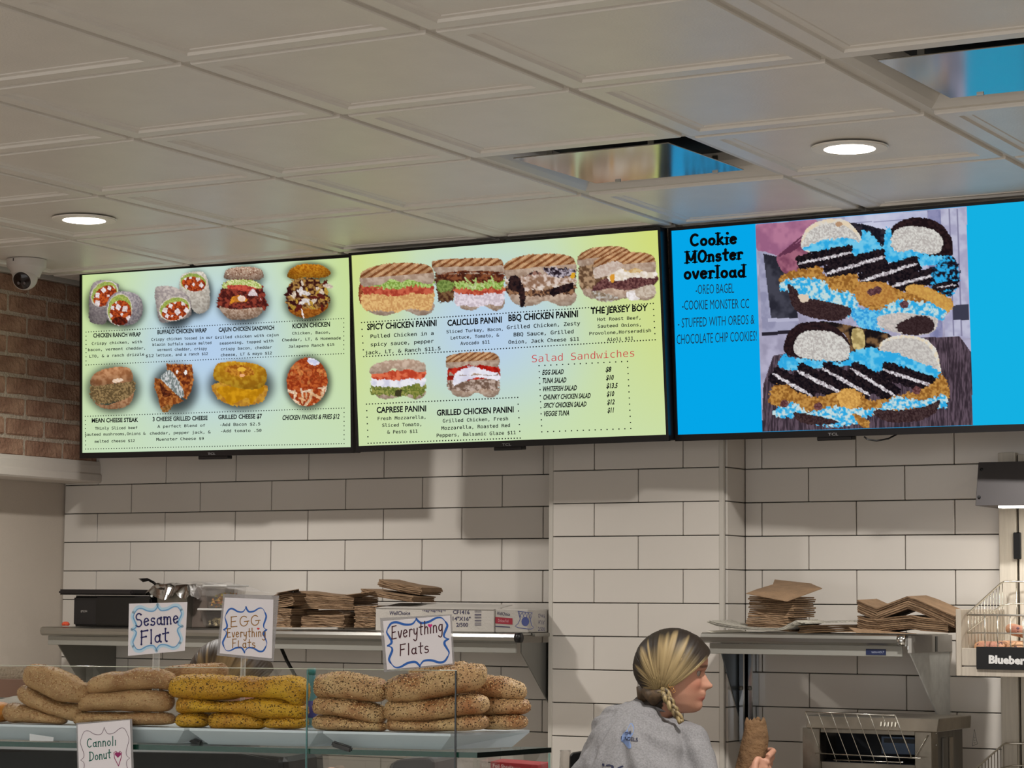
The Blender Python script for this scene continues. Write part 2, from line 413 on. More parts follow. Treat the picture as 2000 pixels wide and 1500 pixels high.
# ---- plaque ceiling vents
PLATE = mat('vent_plate_enamel', (176, 172, 165), .13, .8)
DARK = mat('duct_black', (10, 12, 14), .8)
def vent(i, j, label):
    x0, y0 = GX+i*GS, GY+j*GS; x1, y1 = x0+GS, y0+GS
    e = empty('ceiling_vent', ((x0+x1)/2, (y0+y1)/2, CEIL), label, 'vent')
    V = []; Fc = []
    lp = [(.012, .004), (.012, -.003), (.016, -.004), (.030, .006), (.045, .020), (.058, .038), (.066, .06)]
    for ins, z in lp: V += [(x0+ins, y0+ins, CEIL+z), (x1-ins, y0+ins, CEIL+z), (x1-ins, y1-ins, CEIL+z), (x0+ins, y1-ins, CEIL+z)]
    for k in range(len(lp)-1):
        for q in range(4): Fc.append((k*4+q, k*4+(q+1) % 4, (k+1)*4+(q+1) % 4, (k+1)*4+q))
    mesh('flared_frame', V, Fc, mat('vent_frame_enamel', (205, 200, 192), .3, .0), e)
    box('duct_back', (x0+.03, y0+.03, CEIL+.0585), (x1-.03, y1-.03, CEIL+.0595), DARK, e)
    s = .084
    zn, zf_ = CEIL-.007, CEIL+.001
    hexa('plate', [(x0+s, y0+s-.02, zn), (x1-s, y0+s-.02, zn), (x1-s, y1-s, zf_), (x0+s, y1-s, zf_), (x0+s, y0+s-.02, zn+.003), (x1-s, y0+s-.02, zn+.003), (x1-s, y1-s, zf_+.003), (x0+s, y1-s, zf_+.003)], PLATE, e, .0008)
    for a, b in ((x0+.16, y0+.12), (x1-.16, y0+.12), (x0+.16, y1-.1), (x1-.16, y1-.1)):
        box('hanger_clip', (a-.008, b-.002, CEIL-.0035), (a+.008, b+.002, CEIL+.044), STEEL, e)
vent(1, 2, 'square ceiling vent with mirror-like plate above the middle menu screen')
vent(3, 1, 'square ceiling vent with plate at the top right, in front of the downlight')
# ---- dome camera
cx, cy = -5.318, 6.10
e = empty('security_camera', (cx, cy, CEIL), 'white turret security camera on the ceiling by the brick wall', 'camera')
WPL = mat('white_camera_plastic', (196, 188, 180), .4)
lathe('mount_base', [(.0, .0), (.066, .0), (.066, -.022), (.062, -.03), (.054, -.036), (.044, -.06), (.0, -.062)], (cx, cy, CEIL-.006), WPL, e, 40, auto=40)
fd = Vector((.25, -.8, -.45)).normalized(); cc = Vector((cx+.004, cy-.01, CEIL-.068))
prof = [(0, -.042)]+[(.042*sin(t), -.042*cos(t)) for t in [k*pi/16 for k in range(1, 12)]]+[(.034, .026), (.031, .028)]
lathe('eyeball', prof, cc, WPL, e, 36, fd)
lathe('lens_window', [(.031, .0282), (.029, .031), (0, .033)], cc, mat('lens_black', (38, 28, 26), .08), e, 36, fd)
for sx in (-.01, .01):
    lathe('lens_eye', [(.006, .0), (.005, .002), (0, .0025)], cc+fd*.0335+_r*sx - Vector((0, 0, .006)), mat('lens_glass', (90, 80, 80), .1), e, 12, fd)
box('screw_slot', (cx-.002, cy-.0665, CEIL-.018), (cx+.002, cy-.064, CEIL-.008), BLACK, e)
# ================================================================== MENU SCREENS
def tv_frame(cx, cy, cz, tilt, wd, yaw, roll):
    ex = Vector((cos(yaw)*cos(roll), sin(yaw)*cos(roll), sin(roll)))
    n = Vector((sin(yaw)*cos(tilt), -cos(yaw)*cos(tilt), -sin(tilt)))
    ez = ex.cross(n)*1.0
    if ez.z < 0: ez = -ez
    return Vector((cx, cy, cz)), ex, ez, n, wd, wd*9/16
k_ = 1.09/1.12
TVS = []
for q in ((-4.8766*1.012, 6.555*1.012, .8282*1.012, .0461, 1.12*1.012, .0194, -.0071), (-3.7265, 6.551, .8288, .086, 1.12, .009, .0054), (-2.5854, 6.5653, .8307, .0771, 1.12, -.058, -.0053)):
    TVS.append(tv_frame(q[0]*k_, q[1]*k_, q[2]*k_+EYE, q[3], q[4]*k_, q[5], q[6]))
C_, ex_, ez_, n_, W_, H_ = TVS[2]; TVS[2] = (C_+ex_*.016, ex_, ez_, n_, W_+.032, H_)
BEZ = mat('screen_bezel', (16, 13, 14), .3, spec=.4)
def bx(fr, x0, x1, z0, z1, n0, n1):
    C, ex, ez, n, W, H = fr
    return [C+ex*x+ez*z+n*d for d in (n1, n0) for x, z in ((x0, z0), (x1, z0), (x1, z1), (x0, z1))]
class Paint:
    """numpy painter working on the vertices of a real screen surface"""
    def __init__(s, X, Y, base): s.X, s.Y = X, Y; s.C = np.array(base, float)
    def inside(s, pts, smooth=True, edge=0, es=12, seed=0):
        P = catmull(pts, 6) if smooth else np.array(pts, float)
        x0, y0 = P.min(0)-edge-2; x1, y1 = P.max(0)+edge+2
        idx = np.where((s.X > x0) & (s.X < x1) & (s.Y > y0) & (s.Y < y1))[0]
        x = s.X[idx]; y = s.Y[idx]
        if edge: x = x+(vnoise(s.X[idx]/es, s.Y[idx]/es, seed)-.5)*2*edge; y = y+(vnoise(s.X[idx]/es, s.Y[idx]/es, seed+3)-.5)*2*edge
        ins = np.zeros(len(idx), bool); j = len(P)-1
        for i in range(len(P)):
            xi, yi = P[i]; xj, yj = P[j]
            if yi != yj:
                c = ((yi > y) != (yj > y)) & (x < (xj-xi)*(y-yi)/(yj-yi)+xi); ins ^= c
            j = i
        return idx[ins]
    def fill(s, idx, c1, c2=None, sc=12, seed=1, con=1.6, shade=0, ell=1.):
        if not len(idx): return
        c1 = np.array(c1, float); c2 = np.array(c1 if c2 is None else c2, float)
        t = np.clip((fbm(s.X[idx]/sc, s.Y[idx]/(sc*ell), seed)-.5)*con*2+.5, 0, 1)[:, None]
        c = c1*(1-t)+c2*t
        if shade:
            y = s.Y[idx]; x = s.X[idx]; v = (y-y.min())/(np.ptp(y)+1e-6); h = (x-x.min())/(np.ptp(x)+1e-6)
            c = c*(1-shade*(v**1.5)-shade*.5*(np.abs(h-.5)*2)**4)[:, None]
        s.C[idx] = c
    def blob(s, pts, c1, c2=None, sc=12, seed=1, edge=3, es=9, con=1.6, shade=.0, smooth=True, ell=1.):
        i = s.inside(pts, smooth, edge, es, seed); s.fill(i, c1, c2, sc, seed, con, shade, ell); return i
    def ell(s, cx, cy, rx, ry, rot, *a, **k):
        t = np.linspace(0, 2*pi, 16, endpoint=False); c, n = cos(R(rot)), sin(R(rot))
        return s.blob([(cx+rx*cos(v)*c-ry*sin(v)*n, cy+rx*cos(v)*n+ry*sin(v)*c) for v in t], *a, **k)
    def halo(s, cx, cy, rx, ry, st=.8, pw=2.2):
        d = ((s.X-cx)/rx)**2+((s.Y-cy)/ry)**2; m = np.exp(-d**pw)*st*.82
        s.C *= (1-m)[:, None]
    def bits(s, n, bxx, size, cols, seed=0, lim=None, asp=1.5, edge=2):
        r = random.Random(seed); x0, y0, x1, y1 = bxx
        for q in range(n):
            cx, cy = r.uniform(x0, x1), r.uniform(y0, y1); a = r.uniform(0, 180); z = size*r.uniform(.6, 1.3)
            c = r.choice(cols); t = [(cx+z*asp*cos(v)*cos(R(a))-z*sin(v)*sin(R(a)), cy+z*asp*cos(v)*sin(R(a))+z*sin(v)*cos(R(a))) for v in (0, 1.2, 2.4, 3.6, 4.9)]
            i = s.inside(t, True, edge, 6, q)
            if lim is not None: i = i[lim[i]]
            s.fill(i, c, [v*.8 for v in c], 8, q)
    def mask(s, idx): m = np.zeros(len(s.X), bool); m[idx] = True; return m
def make_screen(i, label, nx, paintfn, sens):
    fr = TVS[i]; C, ex, ez, n, W, H = fr
    e = empty('menu_screen', C-ez*(H/2), label, 'tv screen', 'row of wall mounted menu screens')
    b = .0085; hx, hz = W/2, H/2
    bm = bmesh.new(); bm_hex(bm, bx(fr, -hx-b, hx+b, -hz-b*2.2, hz+b, -.045, -.004), .002); bmo('back_shell', bm, BEZ, e)
    g = G()
    for (x0, x1, z0, z1) in ((-hx-b, hx+b, hz, hz+b), (-hx-b, hx+b, -hz-b*2.3, -hz), (-hx-b, -hx, -hz, hz), (hx, hx+b, -hz, hz)):
        P = bx(fr, x0, x1, z0, z1, -.006, .005); g.add(P, [(0,1,2,3),(7,6,5,4),(0,4,5,1),(1,5,6,2),(2,6,7,3),(3,7,4,0)])
    g.build('bezel', BEZ, e)
    sx, sw = sens
    bm = bmesh.new(); bm_hex(bm, bx(fr, sx-sw/2, sx+sw/2, -hz-b*2.3-.011, -hz-b*2.3+.001, -.03, .0), .002); bmo('sensor_box', bm, BEZ, e)
    g = G(); pl = plane_at(C+n*.0055, n)
    V, Fc = text_geo('TCL', 'sans', .01); x1 = V[:, 0].max()
    g.add([C+ex*(sx+(x/x1-.5)*.032)+ez*(-hz-b*1.9+y*.011)+n*.0058 for x, y in V], Fc)
    g.build('maker_lettering', mat('bezel_lettering', (120, 118, 118), .4), e)
    # image surface: a fine grid carrying the picture as colours
    ny = int(nx*9/16); us = np.linspace(-hx, hx, nx+1); vs2 = np.linspace(hz, -hz, ny+1)
    U, Vv = np.meshgrid(us, vs2); U = U.ravel(); Vv = Vv.ravel()
    Cn = np.array(C+n*.0); P = Cn+U[:, None]*np.array(ex)+Vv[:, None]*np.array(ez)
    d = P-np.array(O); dw = d@np.array(_w); PX = 1000+F*(d@np.array(_r))/dw; PY = 750-F*(d@np.array(_u))/dw
    col = paintfn(PX, PY, U/hx, Vv/hz)
    idx = np.arange((nx+1)*(ny+1)).reshape(ny+1, nx+1)
    q = np.stack([idx[:-1, :-1], idx[1:, :-1], idx[1:, 1:], idx[:-1, 1:]], -1).reshape(-1, 4)
    me = bpy.data.meshes.new('display_panel'); me.vertices.add(len(P)); me.vertices.foreach_set('co', P.ravel())
    me.loops.add(q.size); me.loops.foreach_set('vertex_index', q.ravel()); me.polygons.add(len(q))
    me.polygons.foreach_set('loop_start', np.arange(len(q))*4)
    try: me.polygons.foreach_set('loop_total', np.full(len(q), 4))
    except Exception: pass
    me.update(calc_edges=True)
    a = me.color_attributes.new('tint', 'FLOAT_COLOR', 'POINT')
    c = np.clip(col, 0, 255)/255; c = np.where(c <= .04045, c/12.92, ((c+.055)/1.055)**2.4)
    a.data.foreach_set('color', np.concatenate([c, np.ones((len(c), 1))], 1).astype(np.float32).ravel())
    me.materials.append(attr_mat('screen_image', emit=True))
    link('display_panel', me, e)
    return e, plane_at(C+n*.0012, n)
BUN = (214, 190, 165); BUND = (176, 128, 84); LET = (140, 165, 60); MEAT = (70, 30, 22); TOM = (205, 80, 50); WHT = (235, 232, 230)
def menu_bg(U, V, kx, c0, c1, c2):
    d = np.sqrt(((U-kx)/.95)**2+(V*.75-.1)**2)
    t = np.clip(d, 0, 1)[:, None]; t = t*t*(3-2*t)
    base = np.array(c0)*(1-t)+np.array(c1)*t
    k = np.clip((np.abs(U-kx)-.45)/.6, 0, 1)[:, None]*np.clip(.6+V*.4, 0, 1)[:, None]
    return base*(1-k)+np.array(c2)*k
def paint1(px, py, U, V):
    X = (px-140)/.28; Y = (py-480)/.28
    p = Paint(X, Y, menu_bg(U, V, -.02, (180, 206, 234), (198, 220, 190), (198, 220, 146)))
    # wraps
    def wrap_face(cx, cy, rx, ry, rot, seed, cubes):
        p.ell(cx, cy, rx, ry, rot, (214, 205, 198), (190, 180, 160), seed=seed)
        i = p.ell(cx, cy, rx*.93, ry*.93, rot, (130, 150, 70), (170, 180, 90), sc=7, seed=seed)
        i = p.ell(cx+ry*.05, cy+ry*.18, rx*.86, ry*.76, rot, (120, 40, 22), (190, 84, 36), sc=9, seed=seed, con=2)
        m = p.mask(i)
        for (x, y, z) in cubes:
            r = random.Random(int(x)); a = r.uniform(0, 60)
            j = p.inside([(x+z*cos(R(a+45+90*k)), y+z*1.15*sin(R(a+45+90*k))) for k in range(4)], False, 2, 9, seed); p.fill(j[m[j]], (236, 228, 228), (205, 190, 188), 9, seed)
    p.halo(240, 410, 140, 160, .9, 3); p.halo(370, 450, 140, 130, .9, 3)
    p.blob([(125,350),(120,500),(150,540),(240,535),(250,400),(330,290),(290,250),(200,238),(145,270)], (172, 160, 158), (140, 128, 130), 9, 2, shade=.35)
    wrap_face(228, 335, 104, 82, -38, 3, [(222,310,20),(262,296,16),(180,345,20),(180,400,22),(300,285,14),(150,360,9),(255,350,10)])
    p.blob([(245,400),(300,330),(380,318),(450,340),(490,385),(492,480),(440,540),(370,555),(280,540),(235,480)], (182, 172, 172), (138, 130, 136), 9, 4, shade=.3)
    wrap_face(335, 445, 88, 112, 8, 5, [(325,428,22),(372,440,24),(284,432,16),(270,488,18),(398,505,20),(350,480,12),(308,395,10)])
    p.ell(335, 525, 55, 30, 0, (60, 22, 16), (110, 40, 24), 10, 5)
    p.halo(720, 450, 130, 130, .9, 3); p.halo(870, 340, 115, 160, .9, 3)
    p.blob([(760,220),(800,190),(880,180),(930,195),(958,290),(960,430),(890,475),(840,440),(800,340),(755,310)], (226, 218, 205), (188, 178, 165), 12, 6, shade=.25)
    wrap_face(848, 255, 96, 66, 8, 7, [(790,225,16),(830,220,14),(880,232,18),(905,275,18),(800,285,14),(850,270,12),(915,225,12)])
    p.blob([(583,300),(640,280),(720,290),(790,330),(830,390),(825,490),(720,520),(620,530),(590,420)], (200, 188, 180), (160, 148, 146), 11, 8, shade=.3)
    wrap_face(718, 440, 112, 82, -18, 9, [(650,450,22),(690,420,18),(738,460,24),(780,400,20),(800,450,20),(720,385,18),(665,490,16),(760,500,14),(700,490,10)])
    # cajun sandwich
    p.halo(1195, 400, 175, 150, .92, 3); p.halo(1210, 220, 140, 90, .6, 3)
    p.blob([(1035,330),(1060,270),(1130,235),(1260,235),(1330,290),(1350,360),(1365,430),(1320,455),(1200,440),(1090,450),(1020,430),(1020,370)], (70, 26, 24), (140, 60, 46), 14, 11, edge=10, con=2)
    p.blob([(1050,270),(1110,240),(1260,240),(1330,290),(1250,300),(1130,290),(1060,300)], (150, 170, 80), (222, 222, 170), 6, 12, edge=8)
    p.blob([(1090,275),(1200,275),(1290,300),(1220,318),(1100,300)], (196, 84, 66), (150, 50, 44), 10, 12)
    p.blob([(1100,410),(1120,360),(1180,345),(1230,380),(1180,395),(1130,395)], (215, 140, 40), (170, 100, 40), 10, 13)
    p.ell(1185, 368, 26, 22, 0, (232, 214, 200), (220, 190, 170))
    p.blob([(1232,345),(1262,300),(1300,345),(1330,400),(1300,350)], (228, 215, 215), (190, 170, 175), 8, 13)
    p.blob([(1030,425),(1100,440),(1200,440),(1320,430),(1325,470),(1250,510),(1120,515),(1060,480)], (198, 172, 152), (150, 118, 96), 10, 14, shade=.3)
    i = p.blob([(1062,225),(1080,170),(1150,148),(1250,148),(1320,165),(1338,215),(1300,238),(1200,232),(1110,236)], (206, 176, 154), (160, 122, 100), 6, 15, shade=.35)
    p.bits(70, (1080, 155, 1320, 205), 3, [(235, 215, 190), (120, 80, 60)], 4, p.mask(i))
    # kickin chicken
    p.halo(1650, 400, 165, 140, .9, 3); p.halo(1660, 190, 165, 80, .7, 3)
    p.blob([(1510,420),(1560,400),(1700,440),(1785,400),(1780,440),(1700,490),(1620,505),(1530,470)], (196, 118, 40), (150, 80, 24), 8, 16, shade=.3)
    p.blob([(1500,340),(1530,250),(1600,225),(1720,235),(1780,320),(1800,380),(1760,430),(1640,440),(1530,430),(1495,390)], (60, 26, 20), (170, 130, 70), 16, 17, edge=14, con=2.4)
    p.bits(34, (1500, 250, 1790, 440), 12, [(235, 225, 220), (60, 22, 22), (96, 34, 26), (190, 150, 60), (228, 210, 190)], 5, None, 2.4)
    i = p.blob([(1505,215),(1525,165),(1600,130),(1720,132),(1790,165),(1805,200),(1740,225),(1640,220),(1560,232)], (206, 140, 36), (160, 92, 18), 7, 18, shade=.3)
    p.blob([(1600,440),(1612,500),(1622,505),(1612,450)], (230, 220, 215))
    # row two
    p.halo(290, 1000, 185, 165, .92, 3)
    p.blob([(160,1090),(250,1110),(380,1060),(432,1010),(420,1080),(370,1125),(280,1140),(200,1125)], (196, 148, 108), (160, 110, 76), 12, 20, shade=.25)
    p.blob([(128,1010),(150,975),(300,960),(430,940),(440,1000),(390,1060),(300,1090),(200,1105),(140,1060)], (92, 74, 48), (150, 124, 84), 8, 21, edge=9, con=2.2)
    i = p.blob([(135,970),(140,915),(200,870),(320,845),(400,855),(425,900),(415,945),(300,960),(200,975)], (204, 150, 108), (160, 104, 66), 30, 22, shade=.3)
    p.ell(320, 940, 40, 14, -8, (232, 210, 190), (220, 190, 160))
    # three cheese toast
    p.halo(720, 1000, 165, 175, .85, 3)
    p.blob([(660,822),(840,828),(850,930),(835,1010),(800,1070),(780,1060),(720,960),(665,860)], (190, 120, 60), (120, 58, 26), 12, 23, smooth=False, con=2)
    p.blob([(690,850),(800,840),(825,930),(800,1000),(740,920)], (96, 40, 22), (170, 92, 40), 14, 24, edge=8, con=2)
    p.ell(795, 885, 10, 18, 10, WHT); p.ell(735, 880, 8, 14, 10, WHT)
    p.blob([(620,930),(690,870),(780,1010),(770,1060),(700,1010)], (205, 205, 205), (110, 120, 118), 6, 25, edge=4, con=2.5, ell=3)
    p.blob([(580,920),(620,930),(700,1010),(780,1085),(720,1105),(620,1130),(600,1050),(575,980)], (176, 110, 54), (120, 60, 26), 12, 26, smooth=False, con=2)
    p.blob([(610,950),(660,1000),(700,1040),(640,1050)], (66, 28, 18), (120, 60, 30), 12, 27, edge=6)
    p.blob([(625,1130),(700,1108),(690,1140),(650,1165)], (110, 70, 30), (160, 110, 60), 9, 28, edge=6)
    # grilled cheese
    p.halo(1180, 980, 225, 170, .92, 3.2)
    p.blob([(1000,960),(1340,960),(1350,1060),(1300,1095),(1180,1120),(1080,1100),(1010,1050)], (166, 112, 40), (200, 150, 50), 20, 30, edge=6)
    p.blob([(1010,1000),(1080,980),(1250,1000),(1330,970),(1340,1010),(1290,1060),(1250,1110),(1230,1060),(1170,1080),(1110,1110),(1060,1060)], (206, 148, 24), (176, 120, 14), 30, 31, edge=4)
    i = p.blob([(990,880),(1010,830),(1080,808),(1200,812),(1300,830),(1355,870),(1355,950),(1300,1000),(1180,995),(1060,960),(995,930)], (214, 164, 44), (178, 120, 24), 26, 32, shade=.25)
    p.ell(1170, 872, 105, 40, 6, (150, 84, 24), (196, 134, 44), 14, 33, edge=10, con=2.2)
    p.ell(1185, 862, 30, 16, 0, (226, 176, 60)); p.ell(1190, 905, 20, 10, 0, (232, 170, 120))
    # chicken fingers bowl
    p.halo(1645, 955, 165, 190, .9, 4)
    i = p.ell(1642, 950, 142, 170, 6, (186, 92, 44), (140, 50, 22), 12, 34, con=2.2); m = p.mask(i)
    p.bits(26, (1515, 990, 1780, 1110), 9, [(236, 200, 160), (226, 176, 130), (240, 210, 180)], 8, m, 4.2)
    p.bits(40, (1520, 810, 1780, 960), 14, [(200, 106, 56), (176, 78, 36), (214, 130, 70), (160, 66, 30)], 9, m, 1.6)
    j = p.inside([(1650,785),(1720,785),(1730,820),(1690,835),(1655,820)], True, 2); p.fill(j[m[j]], (196, 200, 226), (230, 226, 236), 20)
    return p.C
def panini(p, x0, y0, x1, y1, layers, seed, top=.34, bot=.34, gr=True, bunc=((208, 184, 164), (176, 148, 128))):
    """grill-marked roll cut in half: top loaf, fillings, two-lobed bottom"""
    w_, h_ = x1-x0, y1-y0; q = lambda a, b: (x0+a*w_, y0+b*h_)
    p.blob([q(.08, 1-bot), q(.3, .95-bot), q(.5, .99-bot), q(.72, .95-bot), q(.97, 1-bot*1.1), q(1.0, .85), q(.93, .97), q(.78, 1.0), q(.66, .93), q(.55, .9), q(.45, .97), q(.3, 1.0), q(.15, .95), q(.08, .82)], bunc[0], bunc[1], w_/26, seed, shade=.25)
    for (a, b, c1, c2, sc, ed) in layers:
        p.blob([q(.04, a+.02), q(.2, a), q(.45, a+.03), q(.7, a-.02), q(.97, a), q(1.0, (a+b)/2), q(.93, b), q(.7, b-.02), q(.5, b+.03), q(.25, b), q(.05, b-.02)], c1, c2, sc, seed+3, edge=ed, con=2.3)
    i = p.blob([q(0, .28), q(.06, .14), q(.28, .03), q(.5, .0), q(.75, 0), q(.96, .08), q(1.0, top-.06), q(.9, top), q(.66, top-.09), q(.56, top-.03), q(.42, top-.1), q(.3, top-.0), q(.05, top+.04)], bunc[0], bunc[1], w_/22, seed+1, shade=.15)
    if gr and len(i):
        X, Y = p.X[i], p.Y[i]; up = (Y-y0)/h_ < top*.62-.12*(X-x0)/w_+.05
        st = (np.sin(((X-x0)+(Y-y0)*1.6)/w_*46) > .25) & up
        p.C[i[up]] = p.C[i[up]]*np.array([1.0, .9, .75]); p.C[i[st]] = p.C[i[st]]*np.array([.68, .52, .4])
def paint2(px, py, U, V):
    X = (px-680)/.32; Y = (py-430)/.32
    p = Paint(X, Y, menu_bg(U, V, -.1, (182, 207, 234), (200, 221, 176), (208, 218, 122)))
    lettuce = ((176, 200, 120), (120, 150, 60), 7, 12); toma = ((196, 96, 70), (160, 60, 44), 16, 8)
    p.blob([(75,380),(180,400),(180,500),(75,512)], (120, 50, 30), (170, 100, 60), 16, 41)
    panini(p, 70, 262, 525, 582, [(.5, .9, (196, 146, 92), (222, 182, 120), 9, 8), (.42, .6, *toma), (.27, .46, *lettuce)], 42, .4, .22)
    p.blob([(540,300),(640,300),(650,470),(560,500),(540,420)], (70, 40, 28), (120, 90, 60), 16, 44, edge=8)
    p.blob([(545,380),(630,370),(640,420),(560,440)], (130, 150, 80), (90, 110, 50), 8, 44, edge=8)
    panini(p, 512, 232, 948, 330, [], 45, .8, .3)
    panini(p, 640, 250, 955, 552, [(.5, .9, (196, 182, 190), (226, 214, 222), 10, 6), (.5, .66, *toma), (.34, .56, *lettuce), (.18, .42, (84, 36, 24), (140, 80, 50), 14, 10)], 46, .24, .22, False)
    p.blob([(545,310),(700,300),(900,300),(940,330),(900,360),(700,370),(560,360)], (66, 30, 22), (130, 76, 48), 16, 47, edge=12, con=2)
    p.bits(20, (720, 350, 890, 410), 5, [(180, 204, 120), (210, 222, 160)], 5, None, 4)
    panini(p, 512, 232, 948, 330, [], 45, .85, .0)
    panini(p, 950, 206, 1392, 526, [(.58, .78, (150, 110, 80), (60, 40, 34), 12, 8), (.44, .66, (220, 206, 196), (150, 120, 96), 30, 8), (.28, .5, (40, 26, 28), (150, 110, 96), 18, 10)], 50, .42, .24)
    p.blob([(1030,360),(1180,330),(1350,340),(1370,370),(1200,400),(1050,440)], (214, 196, 186), (140, 106, 84), 22, 51, edge=8, con=2)
    p.blob([(990,340),(1040,350),(1080,440),(1075,525),(1050,520),(1040,440),(980,420)], (26, 18, 22), (56, 36, 34), 16, 52, edge=5)
    p.blob([(1230,430),(1300,400),(1375,385),(1360,430),(1280,450),(1250,465)], (24, 16, 20), (60, 38, 36), 16, 53, edge=5)
    p.blob([(1190,300),(1250,290),(1370,300),(1375,340),(1250,345)], (36, 26, 34), (190, 180, 190), 14, 54, edge=8, con=2)
    p.blob([(1360,330),(1385,320),(1380,355),(1360,350)], (214, 160, 40))
    # roast beef pair
    panini(p, 1398, 160, 1730, 480, [(.3, .8, (96, 70, 50), (170, 140, 110), 18, 8)], 56, .34, .2)
    p.blob([(1510,390),(1600,350),(1870,340),(1875,390),(1780,440),(1640,470),(1540,470),(1490,440)], (74, 40, 42), (120, 80, 76), 9, 57, edge=6, con=2.2)
    p.blob([(1580,340),(1640,290),(1740,300),(1870,310),(1872,350),(1740,350),(1660,370),(1600,370)], (236, 228, 220), (214, 200, 180), 16, 58, edge=6)
    p.blob([(1660,260),(1780,250),(1860,290),(1760,320),(1690,310)], (214, 188, 140), (190, 150, 90), 12, 58, edge=8)
    p.blob([(1600,340),(1625,330),(1620,380),(1605,375)], (214, 150, 50))
    panini(p, 1495, 196, 1878, 490, [], 59, .42, .2)
    p.blob([(1500,300),(1560,270),(1640,250),(1680,280),(1600,330),(1510,355)], (206, 190, 178), (186, 164, 150), 10, 60)
    p.blob([(1500,430),(1640,470),(1640,490),(1540,495),(1490,460)], (190, 186, 180), (130, 110, 90), 12, 61, edge=6)
    p.blob([(1700,440),(1770,430),(1775,485),(1715,485)], (238, 232, 232), (214, 205, 200), 12)
    p.blob([(1760,420),(1860,395),(1878,440),(1850,468),(1765,468)], (204, 190, 174), (176, 158, 140), 10, 62)
    # caprese
    panini(p, 130, 852, 474, 1092, [(.6, .9, (90, 104, 44), (150, 150, 80), 8, 10), (.44, .68, (232, 230, 236), (204, 204, 220), 40, 5), (.24, .5, (216, 110, 76), (180, 64, 40), 22, 6)], 64, .32, .2, False)
    p.blob([(290,1040),(325,1035),(320,1075),(288,1070)], (60, 56, 36)); p.blob([(380,1020),(430,1000),(440,1060),(400,1085)], (92, 106, 40), (140, 140, 70), 7, 65, edge=6)
    # grilled chicken panini
    panini(p, 596, 806, 925, 1082, [(.3, .8, (130, 24, 18), (190, 50, 34), 20, 6), (.6, .84, (190, 170, 158), (110, 86, 72), 14, 8)], 68, .3, .2)
    p.blob([(640,990),(660,930),(760,895),(900,920),(920,975),(800,960),(700,985),(650,1010)], (234, 232, 240), (208, 206, 222), 50, 69, edge=3)
    p.blob([(690,890),(760,870),(880,880),(915,930),(820,910),(740,890),(670,920)], (190, 40, 28), (150, 20, 14), 16, 70, edge=4)
    panini(p, 596, 806, 918, 950, [], 71, .62, .0)
    return p.C
